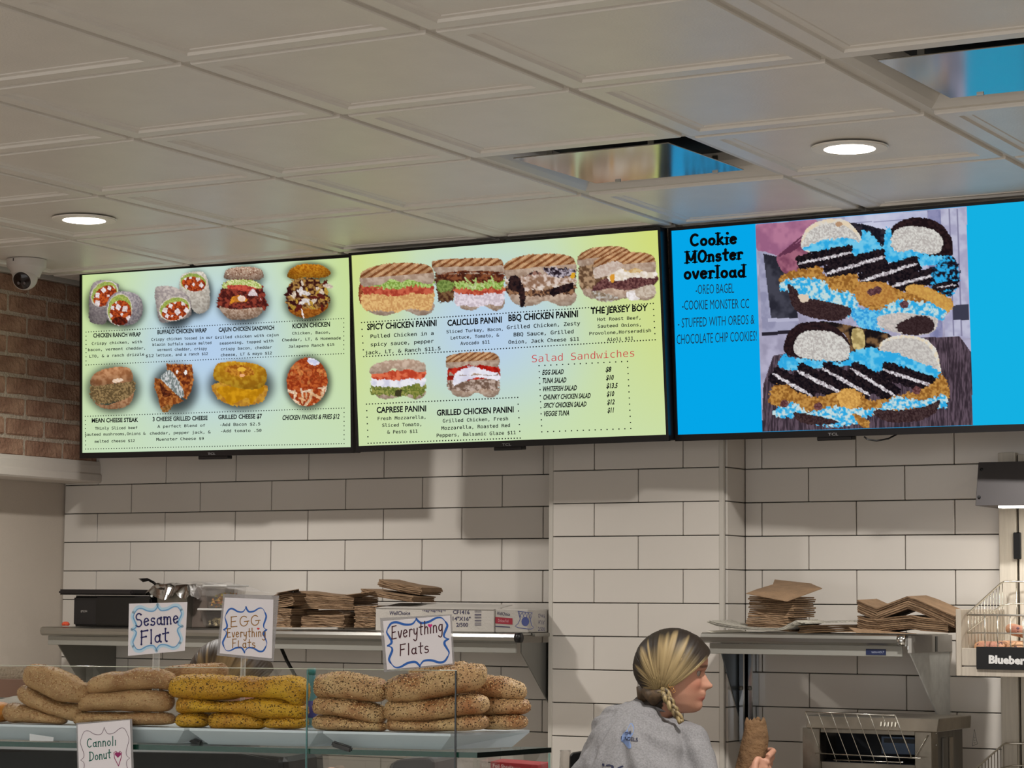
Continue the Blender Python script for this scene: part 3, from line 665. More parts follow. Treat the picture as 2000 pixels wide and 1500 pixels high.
def paint3(px, py, U, V):
    X = (px-1300)/.35; Y = (py-380)/.35
    cy = np.zeros((len(X), 3)); cy[:] = (4, 166, 232); cy[X > 1680] = (20, 176, 226)
    p = Paint(X, Y, cy)
    ph = [(503,165),(1678,66),(1716,1288),(541,1325)]
    idx = p.inside(ph, False); p.fill(idx, (150, 146, 170), (176, 172, 196), 60, 80)
    M = p.mask(idx)
    def B(*a, **k):
        i = p.inside(a[0], k.get('smooth', True), k.get('edge', 3), k.get('es', 9), k.get('seed', a[4] if len(a) > 4 else 1)); i = i[M[i]]
        p.fill(i, a[1], a[2] if len(a) > 2 else None, a[3] if len(a) > 3 else 12, a[4] if len(a) > 4 else 1, k.get('con', 1.8), k.get('shade', 0), k.get('ell', 1)); return i
    # backdrop: house wall, window, door frame, board
    B([(1000,120),(1460,90),(1460,420),(1020,430)], (176, 178, 206), (196, 198, 220), 90, 81, smooth=False, edge=0)
    for yy in (160, 250): B([(1000,yy),(1460,yy-30),(1460,yy-26),(1000,yy+4)], (130, 130, 160), smooth=False, edge=0)
    B([(1462,88),(1535,84),(1545,800),(1475,800)], (120, 122, 160), (140, 140, 176), 30, 82, smooth=False, edge=0)
    B([(1535,80),(1676,70),(1700,800),(1560,800)], (164, 162, 190), (186, 186, 208), 50, 83, smooth=False, edge=0)
    for xx in (1580, 1625): B([(xx,80),(xx+6,80),(xx+30,790),(xx+22,790)], (130, 128, 156), smooth=False, edge=0)
    B([(1600,620),(1690,610),(1695,700),(1605,700)], (60, 60, 76), smooth=False, edge=0)
    B([(515,320),(560,320),(740,700),(740,760),(540,772)], (140, 140, 168), (160, 160, 186), 40, 84, smooth=False, edge=0)
    B([(545,330),(690,360),(740,690),(590,700)], (40, 40, 50), (66, 66, 78), 50, 85, smooth=False, edge=0)
    B([(570,690),(740,690),(742,706),(572,712)], (176, 176, 200), smooth=False, edge=0)
    B([(538,770),(700,755),(700,775),(538,790)], (40, 36, 46), smooth=False, edge=0)
    B([(600,900),(700,880),(1400,800),(1640,790),(1720,900),(1716,1290),(538,1330),(545,1060)], (52, 42, 50), (96, 80, 92), 6, 86, smooth=False, edge=0, ell=9)
    B([(505,170),(640,158),(840,140),(800,240),(740,330),(660,350),(560,320),(508,300)], (150, 96, 128), (176, 118, 146), 60, 87, edge=2)
    B([(620,350),(700,290),(790,280),(780,420),(700,440),(655,430)], (120, 66, 90), (160, 100, 120), 40, 88, edge=2)
    for k in range(3): B([(640+k*26,330-k*8),(760+k*10,230+k*12),(764+k*10,236+k*12),(648+k*26,340-k*8)], (96, 50, 74), edge=1)
    B([(960,170),(1060,160),(1160,180),(1260,220),(1240,330),(1000,320)], (22, 22, 32), (50, 44, 54), 20, 88)
    BL = (46, 166, 222); BL2 = (110, 196, 230); OR_ = (18, 14, 20); CK = (190, 140, 70); CK2 = (140, 92, 40); CR = (214, 212, 206); CR2 = (178, 172, 168); CH = (46, 30, 32)
    # upper sandwich
    B([(760,300),(770,220),(820,165),(900,138),(990,140),(1050,180),(1090,240),(1090,300),(1000,330),(850,330)], (222, 204, 176), (214, 208, 198), 20, 90, edge=2)
    B([(765,300),(785,230),(840,180),(940,160),(1030,190),(1080,250),(1080,300),(960,320)], CR, CR2, 7, 91, edge=2)
    B([(945,160),(975,152),(990,168),(960,180)], (176, 140, 110))
    B([(1250,300),(1250,210),(1290,160),(1370,130),(1470,135),(1550,180),(1600,260),(1600,340),(1560,355),(1400,340)], CH, (28, 18, 22), 12, 92, edge=3)
    B([(1258,290),(1262,230),(1310,185),(1400,178),(1490,195),(1540,240),(1545,290),(1510,330),(1400,330),(1290,320)], CR, CR2, 7, 93, edge=3)
    B([(770,300),(860,262),(1000,244),(1090,260),(1100,200),(1160,230),(1210,290),(1230,190),(1256,200),(1262,290),(1300,320),(1380,310),(1470,340),(1600,350),(1620,380),(1560,390),(1400,400),(1240,380),(1000,340),(850,330)], BL, BL2, 22, 94, edge=9)
    # dark cookies stack
    def oreo(x, y, l, h, a, sd):
        c, s_ = cos(R(a)), sin(R(a)); q = lambda u, v: (x+u*c-v*s_, y+u*s_+v*c)
        B([q(0, 0), q(l/2, -6), q(l, 0), q(l+4, h/2), q(l, h), q(l/2, h+4), q(0, h), q(-6, h/2)], OR_, (40, 30, 34), 9, sd, edge=7)
        B([q(12, h*.44), q(l*.5, h*.40), q(l-14, h*.42), q(l-14, h*.56), q(l*.5, h*.60), q(12, h*.58)], (226, 222, 226), (150, 140, 146), 8, sd+2, edge=5, con=2.4)
    oreo(735, 345, 300, 82, -12, 95); oreo(890, 395, 330, 92, -16, 97); oreo(1080, 440, 330, 86, -17, 99); oreo(1250, 470, 290, 84, -14, 101)
    B([(1500,400),(1560,350),(1620,360),(1640,470),(1600,560),(1520,570),(1480,500)], BL, (24, 20, 30), 14, 104, edge=10, con=2.6)
    oreo(1500, 500, 130, 40, -8, 103)
    # cookie band and cream
    B([(640,470),(700,430),(860,405),(900,460),(1060,440),(1090,490),(1230,500),(1330,540),(1400,500),(1590,580),(1580,660),(1500,680),(1300,680),(1180,660),(1050,600),(900,560),(800,520),(650,510)], CK, CK2, 12, 105, edge=8, con=2.2)
    B([(640,530),(660,480),(860,470),(930,530),(1060,560),(1080,640),(1180,650),(1300,590),(1440,600),(1560,620),(1540,700),(1400,700),(1240,740),(1130,760),(1050,690),(900,680),(760,600),(690,540)], BL, (190, 214, 216), 14, 106, edge=13, con=2.4)
    B([(1060,520),(1110,490),(1220,490),(1290,560),(1230,610),(1120,615),(1060,580)], CK, (166, 112, 54), 9, 107, edge=5)
    B([(1340,530),(1420,505),(1590,590),(1580,650),(1460,590)], CK, (206, 160, 80), 9, 108, edge=6)
    for (x, y) in ((1180, 530), (1330, 610), (1150, 540)): B([(x-24, y), (x, y-18), (x+26, y-4), (x+16, y+22), (x-14, y+20)], (74, 44, 50), (110, 74, 76), 8, 109)
    B([(680,505),(730,530),(760,570),(860,590),(1030,630),(1040,660),(960,705),(830,690),(720,640)], CH, (66, 48, 48), 6, 110, edge=4)
    B([(740,560),(790,560),(800,590),(760,600)], (214, 196, 176))
    B([(1170,690),(1300,660),(1480,680),(1520,700),(1500,760),(1420,785),(1280,770),(1190,730)], (206, 196, 190), CR2, 8, 111, edge=3)
    B([(1290,730),(1370,685),(1440,680),(1490,700),(1490,760),(1400,785),(1320,775)], CH, (60, 44, 46), 6, 112, edge=6)
    B([(1040,640),(1170,650),(1180,740),(1240,775),(1130,765),(1060,710)], BL2, (50, 150, 214), 10, 113, edge=10)
    # gap between
    B([(860,705),(1100,745),(1260,790),(1140,870),(1040,880),(1000,780)], (26, 20, 22), (120, 90, 60), 30, 114, edge=2)
    B([(1040,760),(1100,755),(1110,850),(1050,860)], (206, 186, 130), (160, 140, 90), 20, 114)
    # lower sandwich
    B([(660,860),(680,780),(740,725),(840,708),(940,735),(1010,800),(1035,870),(1020,930),(900,930),(700,900)], CH, (30, 20, 24), 10, 115, edge=3)
    B([(715,860),(740,790),(800,760),(920,765),(1000,810),(1030,870),(1000,925),(860,925),(750,905)], CR, CR2, 7, 116, edge=3)
    B([(1190,860),(1230,805),(1320,785),(1430,800),(1500,850),(1530,940),(1530,1000),(1440,1000),(1260,930)], (222, 206, 178), CR, 14, 117, edge=3)
    B([(1200,860),(1250,812),(1360,800),(1450,830),(1500,900),(1520,990),(1430,980),(1260,920)], (204, 200, 194), CR2, 7, 118, edge=3)
    B([(660,890),(700,910),(860,925),(1000,935),(1040,880),(1150,850),(1200,870),(1300,890),(1400,930),(1530,990),(1530,1050),(1460,1040),(1300,960),(1180,990),(1040,960),(900,960),(760,980),(630,960)], BL, BL2, 22, 119, edge=10)
    def oreo2(x, y, l, h, a, sd): oreo(x, y, l, h, a, sd)
    oreo2(620, 960, 260, 90, 30, 120); oreo2(760, 940, 300, 100, 27, 122); oreo2(900, 930, 300, 92, 30, 124); oreo2(1060, 930, 290, 96, 32, 126); oreo2(1230, 935, 300, 90, 18, 128)
    B([(580,1130),(600,1070),(660,1060),(760,1110),(860,1130),(1000,1090),(1080,1100),(1150,1150),(1300,1120),(1480,1060),(1540,1000),(1580,1080),(1570,1150),(1440,1190),(1150,1230),(900,1220),(700,1200),(590,1170)], CK, CK2, 11, 130, edge=9, con=2.2)
    B([(600,1210),(700,1160),(800,1210),(900,1190),(1000,1180),(1160,1200),(1280,1130),(1420,1150),(1560,1120),(1560,1190),(1460,1190),(1300,1200),(1150,1230),(1060,1280),(900,1290),(720,1250),(620,1240)], BL, (196, 216, 218), 13, 131, edge=12, con=2.4)
    B([(960,1110),(1030,1080),(1090,1130),(1060,1190),(980,1180)], CK, (220, 170, 90), 9, 132, edge=6)
    for (x, y) in ((660, 1165), (850, 1180), (1400, 1090)): B([(x-24, y), (x, y-20), (x+26, y-4), (x+16, y+22), (x-14, y+20)], (80, 44, 46), (120, 80, 80), 8, 133)
    B([(1040,1220),(1130,1260),(1130,1300),(1090,1290)], CK, CK2, 9, 134, edge=5)
    B([(720,1215),(820,1230),(960,1265),(920,1280),(800,1282),(730,1255)], CH, (70, 52, 52), 6, 135, edge=4)
    B([(1170,1200),(1300,1205),(1450,1180),(1530,1150),(1500,1220),(1400,1265),(1260,1270),(1180,1240)], CH, (74, 56, 56), 6, 136, edge=4)
    return p.C
e1, pl1 = make_screen(0, 'leftmost of the three menu screens, wraps and grilled cheese pictures', 470, paint1, (.0, .12))
e2, pl2 = make_screen(1, 'middle menu screen with panini pictures and salad sandwich list', 470, paint2, (.0, .1))
e3, pl3 = make_screen(2, 'bright blue menu screen at right with stuffed bagel picture', 520, paint3, (-.05, .11))
INK = mat('screen_ink', (8, 12, 20), .6, spec=.1)
z1 = lambda x, y: pl1(140+.28*x, 480+.28*y)
z2 = lambda x, y: pl2(680+.32*x, 430+.32*y)
z3 = lambda x, y: pl3(1300+.35*x, 380+.35*y)
g = G()
for s, a, b, h in (('CHiCKeN RANCH WRAP', (150,640), (482,632), 27), ('BUFFALo CHiCKeN WRAP', (598,617), (942,603), 27), ('CAJuN CHiCKEN SANDWiCH', (1025,600), (1412,585), 27), ('KiCKiN CHiCKeN', (1540,576), (1802,562), 30),
        ('MeAN CHeeSe STeAK', (140,1233), (464,1228), 27), ('3 CHeeSe GRiLLeD CHeeSe', (565,1224), (948,1215), 27), ('GRiLLeD CHeeSe $7', (1022,1210), (1328,1203), 28)):
    put_text(g, s.upper(), a, b, h*1.12, z1, bold=.032)
put_text(g, 'CHICKEN FINGERS & FRIES $12', (1470,1215), (1868,1206), 34, z1, bold=.03, shear=.25)
for s, a, b, h in (('Crispy chicken, with', (140,692), (490,678), 19), ('bacon, vermont cheddar,', (114,735), (512,722), 19), ('LTO, & a ranch drizzle', (124,781), (506,766), 19), ('$12', (517,778), (572,776), 20),
        ('Crispy chicken tossed in our', (556,664), (982,648), 19), ('blazin buffalo sauce melted', (564,700), (974,686), 19), ('vermont cheddar, crispy', (596,735), (944,726), 19), ('lettuce, and a ranch $12', (588,773), (950,762), 19),
        ('Grilled chicken with cajun', (1000,650), (1443,630), 19), ('seasoning, topped with', (1032,690), (1406,672), 19), ('crispy bacon, cheddar', (1040,730), (1396,716), 19), ('cheese, LT & mayo $12', (1040,771), (1396,757), 19),
        ('Chicken, Bacon,', (1538,620), (1802,612), 19), ('Cheddar, LT, & Homemade', (1467,667), (1878,652), 19), ('Jalapeno Ranch $15', (1512,712), (1832,698), 19),
        ('THinly Sliced beef', (162,1283), (458,1278), 19), ('sauteed mushrooms,Onions &', (92,1326), (516,1318), 19), ('melted cheese $12', (160,1374), (440,1368), 19),
        ('A perfect Blend of', (598,1270), (930,1262), 19), ('cheddar, pepper jack, &', (545,1318), (970,1308), 19), ('Muenster Cheese $9', (590,1360), (922,1353), 19), ('-Add Bacon $2.5', (1036,1258), (1316,1252), 20), ('-Add tomato .50', (1042,1302), (1324,1297), 20)):
    put_text(g, s, a, b, h*1.36, z1, kind='mono', bold=.014)
def dots(g, pl, a, b, step=18, r=3.2):
    a = np.array(a, float); b = np.array(b, float); n = int(np.linalg.norm(b-a)/step)
    for i in range(n+1):
        c = a+(b-a)*i/n; g.add([pl(c[0]-r, c[1]-r), pl(c[0]-r, c[1]+r), pl(c[0]+r, c[1]+r), pl(c[0]+r, c[1]-r)], [(0, 1, 2, 3)])
for P in ([(100,602),(1898,507),(1898,752),(100,832)], [(95,1190),(1900,1132),(1900,1380),(97,1418)]):
    for i in range(4): dots(g, z1, P[i], P[(i+1) % 4], 18 if i % 2 == 0 else 28)
g.build('menu_lettering', INK, e1)
g = G()
for s, a, b, h in (('SPiCY CHiCKeN PANiNi', (115,670), (540,644), 35), ('CALiCLUB PANiNi', (605,645), (938,624), 35), ('BBQ CHiCKeN PANiNi', (978,616), (1403,590), 38), ('THe JeRSeY BOY', (1480,572), (1828,552), 35),
        ('CAPReSe PANiNi', (173,1176), (476,1166), 34), ('GRiLLeD CHiCKeN PANiNi', (541,1193), (1010,1172), 34)):
    put_text(g, s.upper(), a, b, h*1.08, z2, bold=.032)
for s, a, b, h in (('Pulled Chicken in a', (136,720), (522,700), 22), ('spicy sauce, pepper', (138,770), (522,748), 22), ('jack, LT, & Ranch $11.5', (105,820), (564,793), 22),
        ('Sliced Turkey, Bacon,', (600,690), (944,673), 19), ('Lettuce, Tomato, &', (626,728), (922,710), 19), ('Avocado $11', (685,762), (864,753), 20),
        ('Grilled Chicken, Zesty', (968,666), (1416,640), 23), ('BBQ Sauce, Grilled', (1010,710), (1376,690), 23), ('Onion, Jack Cheese $11', (978,755), (1410,735), 22),
        ('Hot Roast Beef,', (1520,615), (1784,605), 20), ('Sauteed Onions,', (1523,657), (1786,647), 20), ('Provolone,Horseradish', (1472,702), (1848,682), 20), ('Aioli $11', (1580,738), (1740,730), 20),
        ('Fresh Mozzarella,', (180,1221), (472,1211), 20), ('Sliced Tomato,', (207,1262), (446,1255), 20), ('& Pesto $11', (238,1303), (424,1297), 20),
        ('Grilled Chicken, Fresh', (577,1235), (976,1221), 21), ('Mozzarella, Roasted Red', (569,1280), (988,1262), 21), ('Peppers, Balsamic Glaze $11', (540,1324), (1023,1306), 21)):
    put_text(g, s, a, b, h*1.36, z2, kind='mono', bold=.014)
for k, (s, pr) in enumerate((('EGG SALAD', '$8'), ('TUNA SALAD', '$10'), ('WHITEFISH SALAD', '$13.5'), ('CHUNKY CHICKEN SALAD', '$10'), ('SPICY CHICKEN SALAD', '$12'), ('VEGGIE TUNA', '$11'))):
    y = 944+k*50.4; x = 1184+k*2.2; wd = (132, 146, 208, 290, 262, 154)[k]
    put_text(g, s, (x, y), (x+wd, y-wd*.035), 31, z2, bold=.032, shear=.28)
    put_text(g, pr, (1571+k*2.4, y-18-k*.6), (1571+k*2.4+(36, 48, 70, 46, 46, 40)[k], y-20-k*.6), 31, z2, bold=.032, shear=.22)
for P in ([(82,625),(1862,508),(1874,730),(95,833)], [(112,1123),(1035,1082),(1050,1330),(122,1362)], [(1165,888),(1705,862),(1725,1272),(1182,1292)]):
    for i in range(4): dots(g, z2, P[i], P[(i+1) % 4], 18 if i % 2 == 0 and P[0][0] < 1000 else 36, 3.6)
g.build('menu_lettering', INK, e2)
g = G(); put_text(g, 'Salad Sandwiches', (1122,868), (1746,832), 62, z2, kind='mono', bold=-.004); g.build('red_heading', mat('screen_ink_red', (205, 62, 70), .6, emit=.55), e2)['kind'] = 'stuff'
# third screen: the cartoon figure of the photograph is left out
GL.update({'k': (.6, [[(.1, 1.0), (.1, 0)], [(.1, .25), (.46, .6)], [(.2, .34), (.52, 0)]]), 'M': (.95, [[(.12, 1), (.12, 0)], [(.12, .95), (.47, .2), (.82, .95)], [(.82, 1), (.82, 0)]]),
  'O': (.8, [arc(.4, .5, .31, .48, 90, 450)]), 'd': (.58, [arc(.26, .27, .2, .25, 70, 400), [(.47, 1.0), (.46, 0)]])})
g = G()
for s, a, b, h in (('Cookie', (136,286), (398,272), 62), ('MOnster', (112,382), (428,358), 62), ('overload', (104,470), (444,458), 66)):
    hand(g, s, a, b, h, 15, z3, 0, serif=26)
g.add([z3(345+9*cos(t), 216+9*sin(t)) for t in np.linspace(0, 6.28, 12, endpoint=False)], [tuple(range(12))])
g.build('heading_lettering', INK, e3)['kind'] = 'stuff'
g = G()
for s, a, b in (('-OREO BAGEL', (168,556), (382,548)), ('-COOKIE MONSTER CC', (92,644), (466,634)), ('- STUFFED WITH OREOS &', (68,744), (496,722)), ('CHOCOLATE CHIP COOKIES!', (62,836), (508,815))):
    put_text(g, s, a, b, 56 if s[0] != 'C' else 58, z3, bold=-.002)
g.build('thin_lettering', mat('screen_ink_blue', (6, 58, 92), .6, emit=.2), e3)
# hanging power cable under the right screen
C3, ex3, ez3, n3, W3, H3 = TVS[2]
cp = [atY(1688, 853, C3.y+.02), atY(1694, 858, C3.y+.02), atY(1712, 861, C3.y+.03), atY(1735, 857, C3.y+.05), atY(1752, 848, C3.y+.06)]
tube('power_cable', cp, .0025, BLACK, e3)
# wall mounts
for i, e in enumerate((e1, e2, e3)):
    C, ex, ez, n, W, H = TVS[i]; yb = YB-.008 if i == 0 else (YP-.008 if i == 1 else YR_-.008)
    cx = C.x if i != 1 else -3.3
    box('wall_mount', (cx-.15, C.y+.04, C.z-.1), (cx+.15, yb, C.z+.1), BLACK, e, .003)
# ================================================================== WALL SHELVES AND WHAT STANDS ON THEM
KRAFT = mat('kraft_paper', (132, 106, 80), .85, var=.12, vs_=30, bump=.4, bs=120)
KRAFTD = mat('kraft_paper_dark', (104, 80, 58), .9, var=.15, vs_=40, bump=.5, bs=150)
def shelf(xl, xr, ztop, yf, label, endcap_right):
    e = empty('wall_shelf', ((xl+xr)/2, yf+.17, ztop), label, 'shelf', 'steel wall shelves')
    yb = YB-.012
    # deck with a rolled front edge
    prof = [(yf+.012, ztop), (yf+.004, ztop-.004), (yf, ztop-.013), (yf+.003, ztop-.024), (yf+.012, ztop-.03), (yf+.03, ztop-.03), (yf+.03, ztop-.006), (yb, ztop-.006), (yb, ztop)]
    bm = bmesh.new(); a = [bm.verts.new((xl, y, z)) for y, z in prof]; b = [bm.verts.new((xr, y, z)) for y, z in prof]
    bm.faces.new(a); bm.faces.new(b[::-1])
    for i in range(len(prof)): bm.faces.new([a[i], b[i], b[(i+1) % len(prof)], a[(i+1) % len(prof)]])
    bmo('shelf_deck', bm, STEEL, e, auto=30)
    box('apron', (xl+.02, yf+.02, ztop-.062), (xr-.012, yf+.028, ztop-.031), mat('shelf_apron', (150, 148, 140), .5, .3), e, .001)
    return e
ZS = EYE-.0925
yfL = 6.44
xl, xr = atY(78, 1230, yfL).x, atY(1008, 1240, yfL).x
sL = shelf(xl, xr, ZS-.001, yfL, 'long steel wall shelf at left, holding printer, foil pan and bag stacks', 1)
def bracket(e, x, yf, zt, zb, m, zmid=.03):
    """triangular side plate"""
    pts = [(x, yf, zt), (x, YB-.012, zt), (x, YB-.012, zb), (x, YB-.05, zb), (x, yf, zt-zmid)]
    return prism('bracket', pts, Vector((.004, 0, 0)), m, e)
BRM = mat('bracket_steel', (128, 126, 120), .45, .6)
bracket(sL, xl+.05, yfL+.035, ZS-.032, ZS-.36, BRM)
bracket(sL, xr-.012, yfL+.05, ZS-.032, ZS-.30, BRM)
tube('end_cap', [(xr-.006, yfL+.012, ZS-.015), (xr+.012, yfL+.012, ZS-.015)], .0155, BLACK, sL, 14)
ext = box('shelf_deck', (xr+.012, yfL+.1, ZS-.012), (XPL-.005, YB-.012, ZS-.001), STEEL, sL)
yfR = 6.40; ZR = EYE-.083
rl, rr = atY(1368, 1245, yfR).x, atY(1765, 1250, yfR).x
sR = shelf(rl, rr, ZR, yfR, 'short steel wall shelf at right behind the blonde woman, stacked with newspaper and bags', 1)
bracket(sR, rr-.006+.006, yfR+.03, ZR-.031, ZR-.305, mat('bracket_worn_paint', (204, 206, 204), .5, var=.08, vs_=30), .01)
bracket(sR, XPR+.006, 6.60, ZR-.031, ZR-.30, mat('bracket_dark', (84, 90, 94), .5, .3))
tube('end_cap', [(rr-.02, yfR+.012, ZR-.016), (rr+.001, yfR+.012, ZR-.016)], .0165, mat('chrome', (215, 215, 212), .15, 1.), sR, 16)
box('side_rail', (rr, yfR+.03, ZR-.052), (rr+.012, YR_-.012, ZR-.002), mat('rail_paint', (150, 146, 140), .5, var=.1), sR, .001)
box('rail_clip', (rr-.003, YR_-.16, ZR-.05), (rr+.014, YR_-.145, ZR-.006), BLACK, sR)
# maker sticker
p0, p1 = atY(1691, 1279, yfR+.018), atY(1730, 1268, yfR+.018)
stk = box('maker_sticker', (p0.x, yfR+.0185, p0.z), (p1.x, yfR+.0198, p1.z), mat('sticker_navy', (24, 34, 70), .4), sR)
g = G(); plk = lambda x, y: atY(x, y, yfR+.0182); put_text(g, 'WIN-HOLT', (1702,1276), (1727,1275.5), 4, plk); g.build('sticker_print', mat('sticker_silver', (160, 165, 180), .4), stk)
# steel upright under the right shelf
x0 = atY(1446, 1350, YR_-.06).x
bm = bmesh.new(); zt, zb = ZR-.034, EYE-.42
for a, b in (((x0, YR_-.075, zb), (x0+.019, YR_-.012, zt)), ((x0+.024, YR_-.062, zb), (x0+.041, YR_-.012, zt))): bm_box(bm, a, b, .003)
bmo('upright_channel', bm, mat('polished_steel', (205, 212, 220), .14, 1.), sR)['kind'] = 'stuff'
for dx in (.009, .033): lathe('upright_bolt', [(.007, 0), (.007, .003), (.003, .006), (0, .006)], (x0+dx, YR_-.076+(dx > .02)*.013, EYE-.255), BRM, sR, 16, (0, -1, 0))
# ---------- items
def deg(v): return R(v)
def rotbox(bm, c, s, rz=0, rx=0, ry=0, bev=0.):
    M = Matrix.Translation(c) @ Matrix.Rotation(rz, 4, 'Z') @ Matrix.Rotation(rx, 4, 'X') @ Matrix.Rotation(ry, 4, 'Y')
    bm_box(bm, (-s[0]/2, -s[1]/2, 0), (s[0]/2, s[1]/2, s[2]), bev, M)
# receipt printer
e = empty('receipt_printer', atY(190, 1222, 6.58), 'black printer with flat lid on the left end of the long shelf', 'printer')
pb = atY(141, 1223, 6.52); pt = atY(205, 1153, 6.52); pr_ = atY(256, 1223, 6.52)
zt = pt.z
PBM = mat('printer_black', (26, 24, 25), .45)
box('printer_body', (pb.x, 6.52, ZS), (atY(292, 1200, 6.52).x, 6.66, zt-.018), PBM, e, .008, seg=3)
fp = atY(187, 1170, 6.51)
box('front_panel', (fp.x, 6.505, ZS+.006), (atY(294, 1200, 6.505).x, 6.521, zt-.024), mat('printer_gloss', (12, 11, 12), .18), e, .006, seg=2)
box('lid', (atY(113, 1150, 6.5).x, 6.50, zt-.016), (atY(257, 1150, 6.5).x, 6.68, zt+.003), mat('lid_black', (30, 25, 26), .5), e, .006, seg=2)
g = G(); pp = plane_at(Vector((0, 6.5195, 0)), Vector((0, -1, 0))); put_text(g, 'EPSON', (158,1196), (170,1195.5), 4.2, pp); g.build('printer_lettering', mat('print_silver', (170, 165, 160), .4), e)
# black roasting pan leaning behind
e = empty('black_tray', atY(275, 1222, 6.6), 'black glossy oval pan leaning between the printer and the foil pan', 'tray')
V = []; Fc = []
c0 = atY(262, 1200, 6.55)
prof = [(0, -.03), (.055, -.028), (.07, .0), (.076, .028), (.079, .03), (.074, .031), (.066, .002), (.052, -.022), (0, -.024)]
o = lathe('pan_shell', prof, (c0.x+.015, 6.735, ZS+.066), mat('enamel_black', (10, 10, 11), .15), e, 36, (.25, -.35, .9))
# foil covered container
e = empty('foil_covered_pan', atY(335, 1222, 6.6), 'steel pan under crumpled foil beside the printer', 'pan')
a, b = atY(303, 1222, 6.52), atY(364, 1222, 6.52); zf = atY(330, 1148, 6.52).z
hexa('pan_body', [(a.x+.012, 6.53, ZS), (b.x-.008, 6.53, ZS), (b.x-.008, 6.66, ZS), (a.x+.012, 6.66, ZS), (a.x, 6.52, zf-.006), (b.x, 6.52, zf-.006), (b.x, 6.67, zf-.006), (a.x, 6.67, zf-.006)], mat('steel_pan', (130, 126, 118), .4, .7), e, .002)
nx_, ny_ = 46, 34; V = []
FO = mat('aluminium_foil', (205, 205, 205), .16, 1., bump=.25, bs=40)
r5 = random.Random(5)
for j in range(ny_+1):
    for i in range(nx_+1):
        u, v = i/nx_, j/ny_; x = a.x-.03+(b.x-a.x+.06)*u; y = 6.50+.19*v
        d = min(min(u, 1-u)*(b.x-a.x+.06), min(v, 1-v)*.24)/.03
        fold = (float(fbm(u*7, v*6, 4))-.5)
        z = zf + .012*min(1, d)+.012*fold
        if d < 1: z -= (1-d)*.032*(1+fold*1.6)
        x += fold*.012; y += (float(vnoise(u*9, v*9, 8))-.5)*.012
        V.append((x, y, z+.006*math.exp(-((u-.1)/.08)**2)))
foil = mesh('foil_cover', V, [(j*(nx_+1)+i, j*(nx_+1)+i+1, (j+1)*(nx_+1)+i+1, (j+1)*(nx_+1)+i) for j in range(ny_) for i in range(nx_)], FO, e, True)
# flyaway foil corner
Q = [atY(x, y, 6.5) for x, y in ((305,1166),(296,1146),(282,1134),(270,1130),(279,1137),(292,1152),(300,1168))]
g = G(); up = [atY(x, y, 6.5) for x, y in ((270,1130),(288,1129),(302,1136),(314,1147))]; dn = [atY(x, y, 6.515) for x, y in ((279,1137),(290,1135),(300,1141),(306,1150))]
g.add(up+dn, [(i, i+1, 5+i, 4+i) for i in range(3)]); g.build('foil_corner', FO, foil)
# plastic containers
CLR = mat('clear_plastic', (215, 210, 205), .12, trans=.9, ior=1.2, alpha=.42)
def deli(px0, px1, py0, py1, Y, dy, label, content, lidc=True, frac=.6):
    a = atY(px0, py1, Y); b = atY(px1, py1, Y); zt = atY(px0, py0, Y).z; zb = a.z; t = .1*(b.x-a.x)
    e = empty('food_container', ((a.x+b.x)/2, Y+dy/2, zb), label, 'container')
    hexa('tub', [(a.x+t, Y+t, zb), (b.x-t, Y+t, zb), (b.x-t, Y+dy-t, zb), (a.x+t, Y+dy-t, zb), (a.x, Y, zt-.006), (b.x, Y, zt-.006), (b.x, Y+dy, zt-.006), (a.x, Y+dy, zt-.006)], CLR, e, .003)
    if lidc: box('lid', (a.x-.005, Y-.005, zt-.007), (b.x+.005, Y+dy+.005, zt), mat('milky_lid', (205, 202, 198), .3, alpha=.85), e, .002)
    n = 0; g = G(); r = random.Random(len(label))
    zc = zb+.003; hc = (zt-zb-.01)*frac
    for q in range(90):
        c = Vector((r.uniform(a.x+t*1.6, b.x-t*1.6), r.uniform(Y+t*1.5, Y+dy-t*1.6), zc+r.random()*hc)); s_ = .005
        pts = [c+Vector((cos(k*2.1)*s_, sin(k*2.1)*s_, -s_*.6)) for k in range(3)]+[c+Vector((0, 0, s_))]
        g.add(pts, [(0, 1, 2), (0, 3, 1), (1, 3, 2), (2, 3, 0)])
    o = g.build('contents', content, e); o['kind'] = 'stuff'
    return e
ORG = mat('shredded_carrot', (190, 92, 44), .6, var=.3, vs_=120, col2=(150, 160, 60)); PAST = mat('pale_filling', (176, 160, 120), .6, var=.2)
e = empty('tall_food_bin', atY(385, 1222, 6.56), 'tall smoky clear bin of dark food behind the deli tubs', 'container')
a, b = atY(372, 1222, 6.56), atY(403, 1222, 6.56); zt = atY(380, 1147, 6.56).z
box('bin_shell', (a.x, 6.56, ZS), (b.x, 6.72, zt), mat('smoky_plastic', (120, 108, 100), .2, alpha=.55), e, .004)
box('contents', (a.x+.005, 6.566, ZS+.004), (b.x-.005, 6.715, zt-.028), mat('dark_food', (62, 46, 36), .7, var=.3, vs_=40), e)
deli(388, 441, 1188, 1223, 6.53, .12, 'clear deli tub of pale salad with white lid, under the carrot tub', PAST, True, .5)
deli(398, 441, 1142, 1187, 6.535, .12, 'clear deli tub of shredded orange food on top of another tub', ORG, True, .7)
